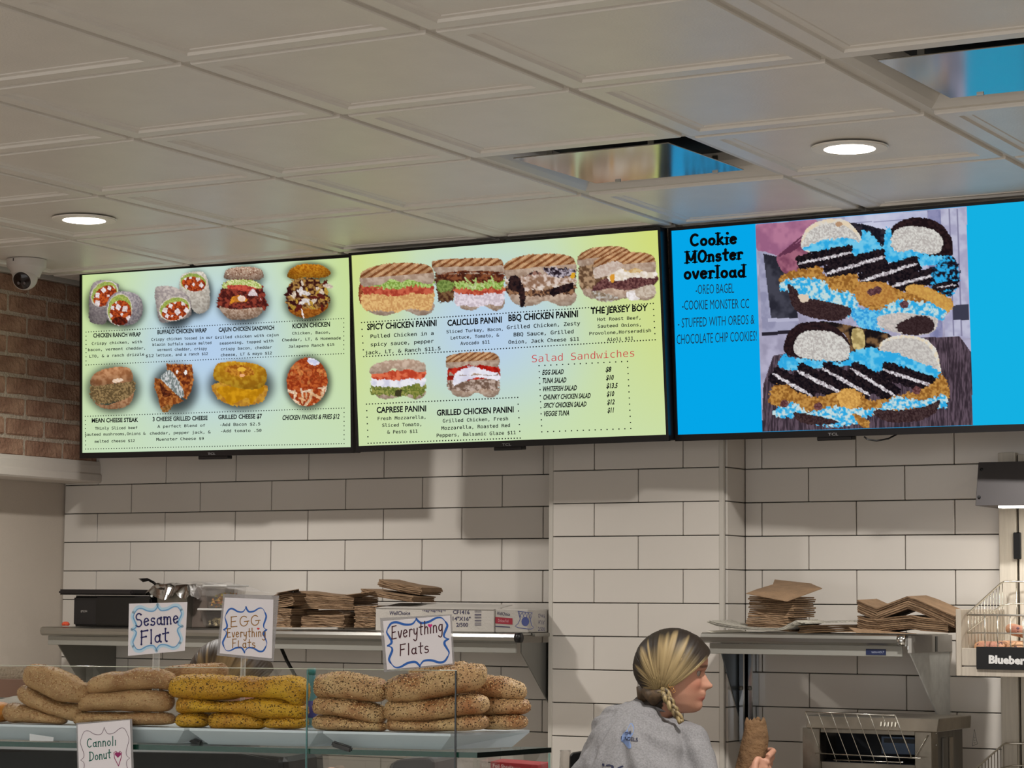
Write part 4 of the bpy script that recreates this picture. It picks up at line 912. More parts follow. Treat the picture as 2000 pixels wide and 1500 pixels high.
# crumpled plastic film over the tubs
FILM = mat('plastic_film', (225, 222, 220), .1, alpha=.3, bump=.4, bs=30)
V = []; nx_, ny_ = 30, 12; a, b = atY(365, 1140, 6.52), atY(478, 1150, 6.52)
for j in range(ny_+1):
    for i in range(nx_+1):
        u, v = i/nx_, j/ny_; q = float(fbm(u*6, v*5, 21))-.5
        zq = atY(365+113*u, 1140+14*u*u+8*abs(u-.3), 6.52).z+.006
        V.append((a.x+(b.x-a.x)*u+q*.01, 6.51+.16*v, zq+q*.014))
tag(mesh('film_wrap', V, [(j*(nx_+1)+i, j*(nx_+1)+i+1, (j+1)*(nx_+1)+i+1, (j+1)*(nx_+1)+i) for j in range(ny_) for i in range(nx_)], FILM, None, True), 'crumpled clear plastic film lying over the tubs and bin', 'plastic film')
tag(lathe('orange_sponge', [(0, 0), (.012, .0), (.015, .006), (.010, .012), (.006, .014), (0, .012)], atY(128, 1222, 6.47)*1.0, mat('bright_orange', (230, 92, 60), .6, bump=1, bs=200), None, 9), 'tiny bright orange scrap on the shelf left of the printer', 'scrap')
# ---------- bag stacks: every flat bag one thin folded slab
def sheet_stack(name, parts, label, group='brown paper bag stacks'):
    """parts: list of (pl, pr, Y, dy, n, thick, sag, tilt) each a bundle of flat bags"""
    e = empty(name, parts[0][0], label, 'paper bags', group)
    for (A, B, dy, n, th, sag, seed) in parts:
        r = random.Random(seed)
        for k in range(n):
            t = A.lerp(B, 0); L = (B-A).length; z0 = k*th
            dx = r.uniform(-.004, .004); dx2 = r.uniform(-.005, .005); m_ = 8; V = []
            for i in range(m_+1):
                u = i/m_; p = A.lerp(B, u); bend = sag*4*u*(1-u)*(k/max(1, n)) + float(vnoise(u*3+k*.15, seed, 3)-.5)*th*.9
                for (yy, zz) in ((0, 0), (dy, 0), (dy, th*.8), (0, th*.8)):
                    V.append((p.x+(dx if u < .5 else dx2), p.y+yy+r.uniform(-.0012, .0012)+(.003*r.random() if yy == 0 else 0), p.z+z0+zz+bend))
            Fc = [(0, 3, 2, 1), (4*m_, 4*m_+1, 4*m_+2, 4*m_+3)]
            for i in range(m_):
                for q in range(4): Fc.append((4*i+q, 4*i+(q+1) % 4, 4*i+4+(q+1) % 4, 4*i+4+q))
            mesh('paper_bag', V, Fc, KRAFT if (k*7+seed) % 5 else KRAFTD, e)
    return e
A = lambda x, y, Y: atY(x, y, Y)
sheet_stack('bag_bundle', [(A(528,1225,6.47), A(568,1225,6.47), .16, 11, .0055, .004, 1), (A(530,1188,6.47), A(572,1183,6.47), .17, 8, .0053, .006, 11)], 'brown bag stack directly behind the egg sign, fanned at its left')
sheet_stack('bag_bundle', [(A(572,1190,6.53), A(690,1190,6.55), .15, 8, .0052, .0, 2), (A(570,1222,6.56), A(684,1222,6.56), .12, 10, .0052, .0, 12), (A(574,1162,6.54), A(692,1178,6.56), .14, 3, .005, .002, 22)], 'taller dark brown bag stack next to the egg sign, sloping down at right')
sheet_stack('bag_bundle', [(A(588,1225,6.46), A(672,1225,6.46), .08, 8, .0048, .0, 3)], 'low front stack of folded brown bags on the long shelf')
sheet_stack('bag_bundle', [(A(692,1225,6.47), A(734,1225,6.47), .16, 13, .0054, .0, 4)], 'narrow upright brown bag stack left of the white carton')
sheet_stack('bag_bundle', [(A(704,1162,6.47), A(806,1176,6.5), .14, 4, .005, .0, 5), (A(738,1146,6.52), A(822,1163,6.54), .13, 5, .0052, -.002, 15)], 'brown bags lying tilted on top of the white carton')
fl = [A(540,1159,6.45), A(584,1151,6.46), A(690,1172,6.5), A(688,1178,6.62), A(584,1158,6.62), A(545,1163,6.6)]
tag(prism('loose_bag', [fl[0], fl[1], fl[4]+Vector((0,0,.006)), fl[5]+Vector((0,0,.006))], Vector((0, 0, .0018)), KRAFTD, None), 'single loose brown bag peaked over the stack behind the egg sign', 'paper bag')
tag(prism('loose_bag', [A(672,1163,6.44), A(730,1156,6.46), A(748,1158,6.6), A(700,1168,6.6)], Vector((0, 0, .0018)), KRAFT, None), 'single loose brown bag poking left from under the tilted bags', 'paper bag')
# ---------- white cartons
CART = mat('white_carton', (176, 170, 162), .8, var=.06, vs_=12, bump=.15, bs=150)
CI = mat('carton_print_navy', (62, 58, 84), .7); 
def carton(P, zt, depth, label, rot=0):
    (x0, x1, Y0, Y1) = P
    e = empty('foil_sheet_carton', ((x0+x1)/2, Y0, ZS), label, 'carton', 'white cartons on the long shelf')
    hexa('carton_body', [(x0, Y0, ZS), (x1, Y1, ZS), (x1, Y1+depth, ZS), (x0, Y0+depth, ZS), (x0, Y0, zt), (x1, Y1, zt-.002), (x1, Y1+depth, zt-.002), (x0, Y0+depth, zt)], CART, e, .002)
    N = Vector((Y1-Y0, -(x1-x0), 0)).normalized()
    return e, plane_at(Vector((x0, Y0, ZS))+N*.0008, N), N
x0, x1 = A(733,1225,6.465).x, A(965,1225,6.465).x; zt = A(740,1188,6.465).z
e, pc, N = carton((x0, x1, 6.465, 6.465), zt, .28, 'long white carton of sheets, numbers at its right end, behind the everything sign')
hexa('top_flap', [(x0, 6.463, zt), (x1, 6.463, zt-.002), (x1-.01, 6.6, zt+.012), (x0+.01, 6.6, zt+.016), (x0, 6.463, zt+.001), (x1, 6.463, zt-.001), (x1-.01, 6.6, zt+.014), (x0+.01, 6.6, zt+.018)], CART, e)
g = G(); put_text(g, 'WellChoice', (761,1201), (801,1201), 8, pc, shear=.2, bold=.01); put_text(g, 'CF1416', (884.5,1199), (917,1199.5), 8, pc, bold=.015); put_text(g, "14\"X16\"", (884,1212), (919,1212.5), 8, pc, bold=.015); put_text(g, '2/500', (891,1224), (914,1224), 8, pc, bold=.015)
for k in range(14): g.add([pc(825+k*3.3, 1191.5), pc(827+k*3.3, 1191.5), pc(827+k*3.3, 1193+(k*5 % 4)), pc(825+k*3.3, 1193+(k*5 % 4))], [(0, 3, 2, 1)])
for k in range(10): h = (1.1, .6, 1.6, .8, 1.2, .5, 1.5, .9, .6, 1.2)[k]; g.add([pc(927, 1193+k*3), pc(940, 1193+k*3), pc(940, 1193+k*3+h), pc(927, 1193+k*3+h)], [(0, 3, 2, 1)])
g.build('carton_print', CI, e)['kind'] = 'stuff'
x0, x1 = A(967,1226,6.465).x, A(1062,1231,6.53).x-.002; zt = A(970,1189,6.465).z
e, pc, N = carton((x0, min(x1, XPL-.01), 6.465, 6.52), zt, .2, 'shorter white carton with a red label and blue emblem by the pillar')
g = G(); put_text(g, 'WellChoice', (971,1201), (996,1203), 7, pc, shear=.2, bold=.01)
for i, s in enumerate(('CF1416', "14\"X16\"", '2/500')): put_text(g, s, (1051,1206+i*13), (1064,1207+i*13), 8, pc, bold=.01)
g.add([pc(967,1222), pc(996,1224), pc(996,1226), pc(967,1224)], [(0, 3, 2, 1)])
g.build('carton_print', CI, e)['kind'] = 'stuff'
g = G(); g.add([pc(967.5,1205), pc(1001,1207.5), pc(1001,1220), pc(967.5,1217.5)], [(0, 3, 2, 1)]); rl_ = g.build('red_label', mat('label_red', (150, 34, 50), .6), e)
g = G(); pcc = plane_at(Vector((0, 6.465, 0))+Vector((x0, 0, 0))+N*.0013, N); put_text(g, 'Deluxe Foil', (973,1214.5), (993,1216), 6, pcc); g.build('label_lettering', mat('label_pink', (214, 160, 165), .6), rl_)
g = G()
ribbon(g, [(1012,1194),(1016,1209),(1012,1218),(1006,1223),(1012,1226),(1036,1229),(1043,1226),(1038,1221),(1036,1210),(1040,1197),(1012,1194)], 1.3, pc)
for k in range(4): ribbon(g, [(1014+k*6,1196+k*.5),(1018+k*6,1206+k*.6)], .8, pc); ribbon(g, [(1020+k*6,1196+k*.5),(1015+k*6,1206+k*.6)], .8, pc)
c = [pc(1026+7.5*cos(t*pi/8), 1214+9*sin(t*pi/8)) for t in range(16)]; g.add(c, [tuple(range(16))])
g.build('blue_emblem', mat('emblem_blue', (70, 78, 130), .7), e)['kind'] = 'stuff'
# ---------- right shelf: newspaper, bag stacks
NEWS = mat('newsprint', (196, 190, 176), .9, var=.1, vs_=60)
NEWS2 = mat('newsprint_text', (176, 170, 156), .9, col2=(112, 108, 100), vs_=140, stretch=(1, 3, 3))
e = empty('newspaper', A(1470,1238,6.5), 'spread folded newspaper under the bag stacks on the right shelf', 'newspaper')
for k in range(5):
    xs = [1378-k*0+k*1.5, 1405, 1455, 1520, 1540, 1556, 1575-k*8]; base = [1216-k*1.0, 1226-k*2.2, 1231-k*1.6, 1232-k*1.5, 1224-k*1.4, 1216-k*1.2, 1214+k*2]
    if k == 0: base = [1232, 1237, 1238, 1239, 1240, 1238, 1240]
    P = catmull([(x, y) for x, y in zip(xs, base)], 5, False); V = []
    dY = .02*k
    for x, y in P:
        q = A(x, y, 6.43); V += [q, Vector((q.x+.01, 6.43+.22-dY, q.z+.002))]
    V2 = [v-Vector((0, 0, .0012)) for v in V]; n = len(P)
    Fc = [(2*i, 2*i+1, 2*i+3, 2*i+2) for i in range(n-1)]+[(2*n+2*i, 2*n+2*i+2, 2*n+2*i+3, 2*n+2*i+1) for i in range(n-1)]+[(2*i, 2*i+2, 2*n+2*i+2, 2*n+2*i) for i in range(n-1)]
    mesh('newspaper_page', V+V2, Fc, NEWS2 if k in (2, 4) else NEWS, e, True)
sheet_stack('newspaper_fold', [(A(1560,1236,6.47), A(1688,1236,6.47), .2, 4, .0055, 0, 31)], 'flat folded brown bags between the two stacks on the right shelf', None)['category'] = 'paper bags'
pgs = [A(1565,1219,6.45), A(1690,1214,6.45), Vector((A(1690,1214,6.45).x, 6.62, A(1690,1212,6.45).z)), Vector((A(1565,1219,6.45).x, 6.62, A(1565,1216,6.45).z))]
tag(prism('newspaper_page', pgs, Vector((0, 0, .004)), NEWS2, None), 'newspaper section lying over the flat bags on the right shelf', 'newspaper')
st = sheet_stack('bag_bundle', [(A(1458,1231,6.46), A(1540,1233,6.46), .15, 7, .0062, 0, 6), (A(1462,1203,6.465), A(1550,1205,6.465), .16, 10, .0058, 0, 16)], 'tall brown bag stack with a wide overhanging top flap, right shelf')
P = [A(1457,1160,6.43), A(1537,1175,6.43), A(1606,1150,6.56), A(1586,1142,6.64), A(1532,1136,6.64), A(1510,1134,6.63), A(1478,1152,6.5)]
prism('top_flap', [P[0], P[1], P[2], P[3], P[4], P[6]], Vector((0, 0, .002)), KRAFT, st)
prism('top_flap', [A(1510,1141,6.6), A(1586,1150,6.6), A(1586,1141,6.66), A(1513,1133,6.66)], Vector((0, 0, .002)), KRAFT, st)
def vstack(name, rows, label):
    """bundle whose bags are creased in a V, each row = (list of px,py along the crease line, Y, dy, n, th)"""
    e = empty(name, rows[0][0][0][0:0] and None or A(1760,1236,6.45), label, 'paper bags', 'brown paper bag stacks')
    for (line, Y, dy, n, th, dz) in rows:
        for k in range(n):
            r = random.Random(k*3+n); V = []; o = r.uniform(-1.0, 1.0)
            for (x, y) in line:
                q = A(x+o, y-k*th/.00137, Y)
                for (yy, zz) in ((r.uniform(0, .003), 0), (dy, dz), (dy, th*.8+dz), (0, th*.8)): V.append((q.x+(yy*.0), q.y+yy, q.z+zz))
            m_ = len(line)-1; Fc = [(0, 3, 2, 1), (4*m_, 4*m_+1, 4*m_+2, 4*m_+3)]
            for i in range(m_):
                for q in range(4): Fc.append((4*i+q, 4*i+(q+1) % 4, 4*i+4+(q+1) % 4, 4*i+4+q))
            mesh('paper_bag', V, Fc, KRAFT if k % 4 else KRAFTD, e)
    return e
vstack('bag_bundle', [([(1674,1229),(1692,1234),(1714,1236),(1745,1231),(1778,1228),(1800,1232),(1852,1236)], 6.44, .15, 7, .0054, 0)], 'lower half of the creased brown bag pile at the right end of the right shelf')
vstack('bag_bundle', [([(1674,1196),(1692,1204),(1712,1212),(1740,1201),(1772,1189),(1796,1197),(1864,1227)], 6.44, .16, 6, .0058, .004)], 'upper creased brown bags with a V dip at the right end of the right shelf')
tag(prism('loose_bag', [A(1658,1226,6.43), A(1672,1236,6.42), A(1790,1238,6.42), A(1790,1238,6.6)], Vector((0, 0, .0016)), KRAFT, None), 'flat brown bag sticking out under the creased pile', 'paper bag')
# ================================================================== BAKERY COUNTER
ZG = EYE-.30                      # glass shelf top
GA, GB, GC = atZ(0, 1448, ZG), atZ(932, 1470, ZG), atZ(1077, 1460, ZG)
eX = (GB-GA).normalized(); eY = Vector((-eX.y, eX.x, 0)); eS = (GC-GB)
DEP = eS.dot(eY)
def cp(s, t, z=0.): """counter place: s m along the front edge from its right corner (negative = left), t m back"""; return GB+eX*s+eY*t+Vector((0, 0, z))
GLS = mat('pane_glass', (224, 240, 234), .0, trans=1., ior=1.05, alpha=.22, spec=.6)
GEDGE = mat('green_glass_edge', (22, 62, 48), .12, spec=.6)
GEDGED = mat('dark_glass_edge', (8, 16, 14), .1, spec=.6)
GTOP = mat('glass_top', (150, 172, 170), .03, alpha=.35, spec=.9)
LFT = -1.9
ctr = empty('display_case', cp(-.6, .2, -ZG), 'glass bakery display case with a green-edged glass shelf on top', 'display case')
# glass shelf
corner = [cp(LFT, .002), GB+Vector((0, 0, 0)), GC, cp((GC-GB).dot(eX)-.0, DEP)+eX*LFT]
th = Vector((0, 0, -.0105))
ins = lambda p, q: p
prism('glass_shelf', [cp(LFT, .003), cp(-.003, .003), GC-eX*.003, cp(LFT, DEP)], th, GTOP, ctr)
hexa('front_glass_edge', [cp(LFT, 0, -.0105), cp(0, 0, -.0105), cp(-.003, .0029, -.0105), cp(LFT, .0029, -.0105), cp(LFT, 0), cp(0, 0), cp(-.003, .0029), cp(LFT, .0029)], GEDGE, ctr)
sd = eS.normalized()
hexa('side_glass_edge', [cp(0, 0, -.0105), GC+th, GC+th-eX*.0029, cp(-.003, .0029, -.0105), GB, GC, GC-eX*.0029, cp(-.003, .0029)], GEDGED, ctr)
# front panes: stand before the shelf edge
Tf = -.006
def P_on(px, py): # point on the pane plane
    return plane_at(cp(0, Tf), eY)(px, py)
pr = P_on(893, 1310); sR_ = (pr-GB).dot(eX); zt1 = pr.z; pj = P_on(602, 1308); sJ = (pj-GB).dot(eX); zl = P_on(0, 1302).z
PZ = .55
def pane(name, s0, s1, z0, z1):
    t0, t1 = Tf-.006, Tf
    e = GLS
    hexa(name, [GB+eX*s0+eY*t0+Vector((0, 0, PZ-GB.z)), GB+eX*s1+eY*t0+Vector((0, 0, PZ-GB.z)), GB+eX*s1+eY*t1+Vector((0, 0, PZ-GB.z)), GB+eX*s0+eY*t1+Vector((0, 0, PZ-GB.z)),
          GB+eX*s0+eY*t0+Vector((0, 0, z0-GB.z)), GB+eX*s1+eY*t0+Vector((0, 0, z1-GB.z)), GB+eX*s1+eY*t1+Vector((0, 0, z1-GB.z)), GB+eX*s0+eY*t1+Vector((0, 0, z0-GB.z))], e, ctr)
pane('front_pane', LFT, sJ-.0015, zl, pj.z); pane('front_pane', sJ+.0015, sR_-.003, pj.z, zt1)
def slab(name, s0, s1, t0, t1, z0, z1, m, par=ctr):
    q = lambda s, t, z: Vector((GB.x, GB.y, 0))+eX*s+eY*t+Vector((0, 0, z))
    return hexa(name, [q(s0, t0, z0), q(s1, t0, z0), q(s1, t1, z0), q(s0, t1, z0), q(s0, t0, z1), q(s1, t0, z1), q(s1, t1, z1), q(s0, t1, z1)], m, par)
slab('pane_edge', sR_-.003, sR_, Tf-.006, Tf, PZ, zt1, GEDGED)
slab('pane_edge', sJ-.0012, sJ+.0012, Tf-.006, Tf, PZ, pj.z, mat('teal_glass_edge', (70, 130, 126), .08, alpha=.7))
TEDGE = mat('bright_glass_edge', (196, 200, 180), .15)
tube('pane_top_edge', [GB+eX*LFT+eY*(Tf-.003)+Vector((0, 0, zl-GB.z+.0005)), GB+eX*sR_+eY*(Tf-.003)+Vector((0, 0, zt1-GB.z+.0005))], .0008, TEDGE, ctr, 6)
# side pane under the shelf's end and case body
q0 = GC-eX*.004
hexa('side_pane', [Vector((p.x, p.y, z)) for z in (PZ, ZG-.0115) for p in (GB-eX*.006+eY*.006, GC-eX*.006, GC-eX*.010, GB-eX*.010+eY*.006)], GLS, ctr)
hexa('side_pane_edge', [Vector((p.x, p.y, z)) for z in (PZ, ZG-.0115) for p in (GC-eX*.002-eY*.004, GC-eX*.002, GC-eX*.006, GC-eX*.006-eY*.004)], mat('pale_glass_edge', (120, 160, 146), .1, alpha=.8), ctr)
CASE = mat('case_body', (92, 88, 84), .5)
slab('case_base', LFT, -.02, -.02, .62, 0, PZ, CASE)
slab('case_deck', LFT, -.02, .0, .6, PZ, PZ+.02, mat('case_deck_white', (190, 190, 186), .4))
slab('rear_frame', LFT, -.03, .60, .62, PZ, ZG-.3, CASE)
# glass clamps on the front edge
CLAMP = mat('glass_clamp', (58, 56, 54), .35, .5, var=.3, vs_=90)
for (x, y) in ((377, 1447), (668, 1458)):
    c = atZ(x, y, ZG+.006); d = (eX*.9+eY*.3).normalized()
    bm = bmesh.new(); M = Matrix.Translation(c) @ Vector((1, 0, 0)).rotation_difference(eX*.045+Vector((0, 0, -.012))).to_matrix().to_4x4()
    bm_box(bm, (-.022, -.006, -.006), (.022, .006, .006), .003, M, 2); bmo('edge_clamp', bm, CLAMP, ctr)
# ---- flared white trays
TRAY = mat('white_melamine', (206, 214, 220), .25, spec=.6)
ZTR = EYE-.2615
for _k in range(60):
    if (atZ(880, 1433, ZTR)-GB).dot(eY) > .004: break
    ZTR -= .0005
rFR, rBR = atZ(880, 1433, ZTR), atZ(1032, 1426, ZTR)
tw_ = (rBR-rFR)
def tray(s0, s1, label):
    e = empty('serving_tray', cp((s0+s1)/2, .1), label, 'tray', 'flared white serving trays')
    rf = rFR; t0 = (rf-GB).dot(eY); t1 = t0+max(.2, tw_.dot(eY))
    sl = tw_.dot(eX)
    def ring(ins, z): return [cp(s0+ins, t0+ins*1.1), cp(s1-ins, t0+ins*1.1), cp(s1-ins+sl, t1-ins), cp(s0+ins+sl*0, t1-ins)], z
    V = []; Fc = []; dz = ZTR-ZG
    for ins, z in ((.03, .0015), (.03, .0015), (.0, dz-.005), (0, dz), (.004, dz), (.012, dz-.001)):
        V += [p+Vector((0, 0, z)) for p in ring(ins, z)[0]]
    for k in range(5):
        for q in range(4): Fc.append((k*4+q, k*4+(q+1) % 4, k*4+4+(q+1) % 4, k*4+4+q))
    Fc += [(3, 2, 1, 0), (20, 21, 22, 23)]
    bm = bmesh.new(); vv = [bm.verts.new(v) for v in V]
    for f in Fc: bm.faces.new([vv[i] for i in f])
    bmo('tray_body', bm, TRAY, e)
    return e
sr = (rFR-GB).dot(eX)
s1_, s2_ = (atZ(609, 1430, ZTR)-GB).dot(eX), (atZ(340, 1425, ZTR)-GB).dot(eX)
tray(s1_+.006, sr, 'white flared tray at the right end of the glass, holding everything flats')
tray(s2_+.006, s1_-.006, 'white flared tray in the middle, under the yellow egg flats')
tray(LFT+.2, s2_-.006, 'white flared tray at the left, under the sesame flats')
# ---- flat bagels
def bread_mat(name, base, deep, seedc, dens):
    m = bpy.data.materials.new(name); m.use_nodes = True; nt = m.node_tree; b = nt.nodes['Principled BSDF']; b.inputs['Roughness'].default_value = .6
    tc = nt.nodes.new('ShaderNodeTexCoord')
    n = nt.nodes.new('ShaderNodeTexNoise'); n.inputs['Scale'].default_value = 16; n.inputs['Detail'].default_value = 4; nt.links.new(tc.outputs['Object'], n.inputs[0])
    r = nt.nodes.new('ShaderNodeValToRGB'); r.color_ramp.elements[0].position = .38; r.color_ramp.elements[1].position = .68
    r.color_ramp.elements[0].color = lin(base)+(1,); r.color_ramp.elements[1].color = lin(deep)+(1,); nt.links.new(n.outputs[0], r.inputs[0])
    v = nt.nodes.new('ShaderNodeTexVoronoi'); v.inputs['Scale'].default_value = dens; nt.links.new(tc.outputs['Object'], v.inputs[0])
    r2 = nt.nodes.new('ShaderNodeValToRGB'); r2.color_ramp.elements[0].position = .18; r2.color_ramp.elements[0].color = (1, 1, 1, 1); r2.color_ramp.elements[1].position = .3; r2.color_ramp.elements[1].color = (0, 0, 0, 1)
    nt.links.new(v.outputs['Distance'], r2.inputs[0])
    mx = nt.nodes.new('ShaderNodeMix'); mx.data_type = 'RGBA'; nt.links.new(r2.outputs[0], mx.inputs[0]); nt.links.new(r.outputs[0], mx.inputs[6]); mx.inputs[7].default_value = lin(seedc)+(1,)
    nt.links.new(mx.outputs[2], b.inputs['Base Color'])
    bp = nt.nodes.new('ShaderNodeBump'); bp.inputs['Strength'].default_value = .8; bp.inputs['Distance'].default_value = .003
    ad = nt.nodes.new('ShaderNodeMath'); ad.operation = 'ADD'; n2 = nt.nodes.new('ShaderNodeTexNoise'); n2.inputs['Scale'].default_value = 240; nt.links.new(tc.outputs['Object'], n2.inputs[0])
    nt.links.new(r2.outputs[0], ad.inputs[0]); nt.links.new(n2.outputs[0], ad.inputs[1]); nt.links.new(ad.outputs[0], bp.inputs['Height']); nt.links.new(bp.outputs[0], b.inputs['Normal'])
    return m
BM_S = bread_mat('sesame_crust', (190, 152, 106), (150, 106, 66), (214, 180, 132), 330)
BM_E = bread_mat('egg_crust', (206, 158, 34), (180, 122, 30), (120, 84, 30), 200)
BM_V = bread_mat('everything_crust', (204, 170, 122), (164, 110, 64), (104, 70, 42), 200)
BM_P = bread_mat('plain_crust', (206, 140, 60), (190, 116, 44), (214, 160, 80), 120)
SEEDS = {'s': [mat('sesame_seed', (202, 170, 124), .5), mat('toasted_seed', (156, 108, 66), .5)], 'e': [mat('golden_seed', (214, 168, 70), .5), mat('poppy_seed', (74, 52, 28), .6)], 'v': [SEEDS_ for SEEDS_ in (mat('pale_seed', (222, 186, 132), .5), mat('poppy_seed', (74, 52, 28), .6))], 'p': None}
BMATS = {'s': BM_S, 'e': BM_E, 'v': BM_V, 'p': BM_P}
def front_d(px): return atZ(min(max(px, -200), 932), 1448+22*px/932, ZG).dot(_w) - O.dot(_w)
def bagel(kind, pts, dback, label, group, wid=.085, seed=0, nseeds=520):
    """pts: (px, ytop, ybot) along the visible length; dback metres behind the glass edge; wid depth of the loaf"""
    P = catmull([(a, b, c) for a, b, c in pts], 5, False); n = len(P); m_ = 20; V = []; Fc = []
    D0 = front_d(P[n//2][0]); seg = []
    L = P[-1][0]-P[0][0]; hfull = max(c-b for a, b, c in P)
    for i, (x, yt, yb) in enumerate(P):
        u = (x-P[0][0])/L; k0 = min(u, 1-u)*L/14; g_ = (1-max(0, 1-k0)**2)**.5 if k0 < 1 else 1; mid = (yt+yb)/2; hh = (yb-yt)/2; hh = max(hh, 17*g_ if hfull > 38 else 9*g_) if k0 < 2.2 else hh; yt, yb = mid-hh, mid+hh
        D = front_d(x)+dback+wid*.5+.014
        hm = (yb-yt)/2*D/F; u = (x-P[0][0])/L; ee = min(.42, 55/L); e_ = min(1, (1-max(0, 1-min(u, 1-u)/ee)**2.3)**.5)
        e_ = max(e_, .22) if 0 < i < n-1 else .12
        c = atD(x, (yt+yb)/2, D); h = hm*(1.04 if 0 < i < n-1 else .8); wd = wid*.5*e_
        for j in range(m_):
            t = 2*pi*j/m_; cc, ss = cos(t), sin(t)
            z = ss*abs(ss)**-.15*h if ss else 0
            y = cc*abs(cc)**-.1*wd if cc else 0
            k = 1+.09*(float(fbm(x/16+seed, t*1.1+seed*3, seed))-.5)*2
            V.append(c+eY*y*k+Vector((0, 0, z*k)))
    for i in range(n-1):
        for j in range(m_): Fc.append((i*m_+j, i*m_+(j+1) % m_, (i+1)*m_+(j+1) % m_, (i+1)*m_+j))
    Fc += [tuple(range(m_))[::-1], tuple((n-1)*m_+j for j in range(m_))]
    cen = sum(V, Vector())/len(V); zb = min(v.z for v in V)
    e = empty('flat_bagel', (cen.x, cen.y, zb), label, 'bagel', group)
    bd = mesh('crust', V, Fc, BMATS[kind], e, True); md = bd.modifiers.new('soft', 'SUBSURF'); md.levels = 1; md.render_levels = 1
    if SEEDS[kind]:
        me = bd.data; r = random.Random(seed+99); gs = [G(), G()]; polys = me.polygons
        ar = [p.area for p in polys]; ch = r.choices(range(len(polys)), ar, k=int(nseeds*2.1))
        for q, pi_ in enumerate(ch):
            p = polys[pi_]; N = p.normal
            if N.z < -.55 or (N.dot(_w) > .35): continue
            if r.random() > .5+.6*N.z+.25: continue
            vs3 = [me.vertices[k].co for k in p.vertices]; a, b = r.random(), r.random()
            if len(vs3) != 4: continue
            pos = vs3[0].lerp(vs3[1], a).lerp(vs3[3].lerp(vs3[2], a), b)
            t1 = N.orthogonal().normalized(); t1.rotate(Matrix.Rotation(r.uniform(0, 6.28), 3, N)); t2 = N.cross(t1)
            k = 0 if r.random() < .6 else 1; s1, s2, s3 = ((.0025, .0014, .0011) if k == 0 else (.0017, .0014, .0012))
            if kind == 's': s1, s2, s3 = .0023, .0013, .0010
            gs[k].add([pos+t1*s1, pos+t2*s2, pos-t1*s1, pos-t2*s2, pos+N*s3, pos-N*s3*.5], [(0, 1, 4), (1, 2, 4), (2, 3, 4), (3, 0, 4)])
        for k in (0, 1):
            if gs[k].F:
                o = gs[k].build('seeds', SEEDS[kind][k], e); o['kind'] = 'stuff'
    return e
GS_, GE_, GV_ = 'sesame flat bagels in the left pile', 'yellow egg flat bagels in the middle pile', 'everything flat bagels in the right pile'
bagel('s', [(48,1318,1326),(58,1300,1340),(85,1299,1352),(115,1308,1368),(145,1322,1372),(168,1340,1372),(180,1352,1364)], .0, 'topmost tilted sesame flat at the far left of the pile', GS_, .085, 1)
bagel('s', [(37,1350,1358),(48,1339,1372),(75,1346,1386),(105,1362,1396),(135,1374,1404),(158,1382,1404),(168,1388,1398)], .01, 'second tilted sesame flat from the top at the far left', GS_, .085, 2)
bagel('s', [(8,1386,1396),(20,1374,1410),(50,1378,1411),(85,1388,1412),(115,1398,1413),(130,1403,1411)], .0, 'sloping sesame flat at the bottom left, touching the plain bagel', GS_, .085, 3)
bagel('p', [(-70,1385,1400),(-50,1373,1409),(-15,1371,1410),(10,1374,1409),(22,1385,1402)], .02, 'glossy orange-brown plain bagel cut by the left frame edge', 'bagels at the frame edge', .085, 4)
bagel('s', [(172,1342,1350),(186,1324,1356),(215,1314,1354),(245,1312,1350),(275,1304,1347),(305,1306,1346),(330,1314,1346),(344,1326,1340)], .01, 'wavy sesame flat on top, right below the sesame sign', GS_, .085, 5)
bagel('s', [(156,1368,1378),(164,1356,1388),(195,1352,1389),(230,1350,1388),(262,1346,1389),(300,1346,1390),(328,1352,1388),(339,1364,1378)], .0, 'sesame flat in the middle layer with a browned right half', GS_, .09, 6)
bagel('s', [(146,1402,1412),(158,1393,1415),(200,1391,1415),(250,1392,1416),(300,1390,1416),(330,1394,1415),(341,1402,1412)], .0, 'bottom sesame flat behind the top of the cannoli sign', GS_, .09, 7)
bagel('s', [(318,1318,1326),(330,1304,1334),(365,1298,1336),(400,1297,1334),(428,1296,1328),(445,1306,1322)], .115, 'browner sesame flat lying behind the yellow flats', GS_, .07, 8)
bagel('s', [(60,1320,1330),(80,1308,1350),(120,1312,1360),(150,1330,1364),(180,1338,1366),(200,1345,1360)], .115, 'half hidden sesame flat behind the tilted left one', GS_, .07, 18)
bagel('e', [(332,1340,1352),(345,1322,1362),(390,1318,1366),(440,1320,1367),(480,1322,1362),(520,1322,1364),(560,1320,1368),(590,1324,1378),(604,1340,1362)], -.002, 'long yellow egg flat lying on top of its pile', GE_, .095, 9, 900)
bagel('e', [(346,1376,1386),(356,1362,1392),(385,1361,1391),(410,1368,1391),(440,1371,1391),(475,1368,1394),(510,1362,1402),(550,1363,1404),(585,1374,1402),(601,1384,1394)], .0, 'wavy yellow egg flat in the middle layer', GE_, .095, 10, 800)
bagel('e', [(346,1404,1410),(356,1393,1419),(380,1391,1420),(400,1396,1419),(410,1404,1412)], .004, 'short yellow egg flat at the bottom left of the egg pile', GE_, .085, 11, 300)
bagel('e', [(410,1402,1414),(420,1393,1424),(455,1389,1424),(490,1393,1424),(512,1402,1422),(522,1408,1418)], -.002, 'bulging yellow egg flat at the bottom centre of the egg pile', GE_, .09, 12, 450)
bagel('e', [(518,1408,1418),(530,1402,1422),(560,1400,1423),(590,1402,1422),(600,1407,1417)], .004, 'thin yellow egg flat at the bottom right of the egg pile', GE_, .085, 13, 350)
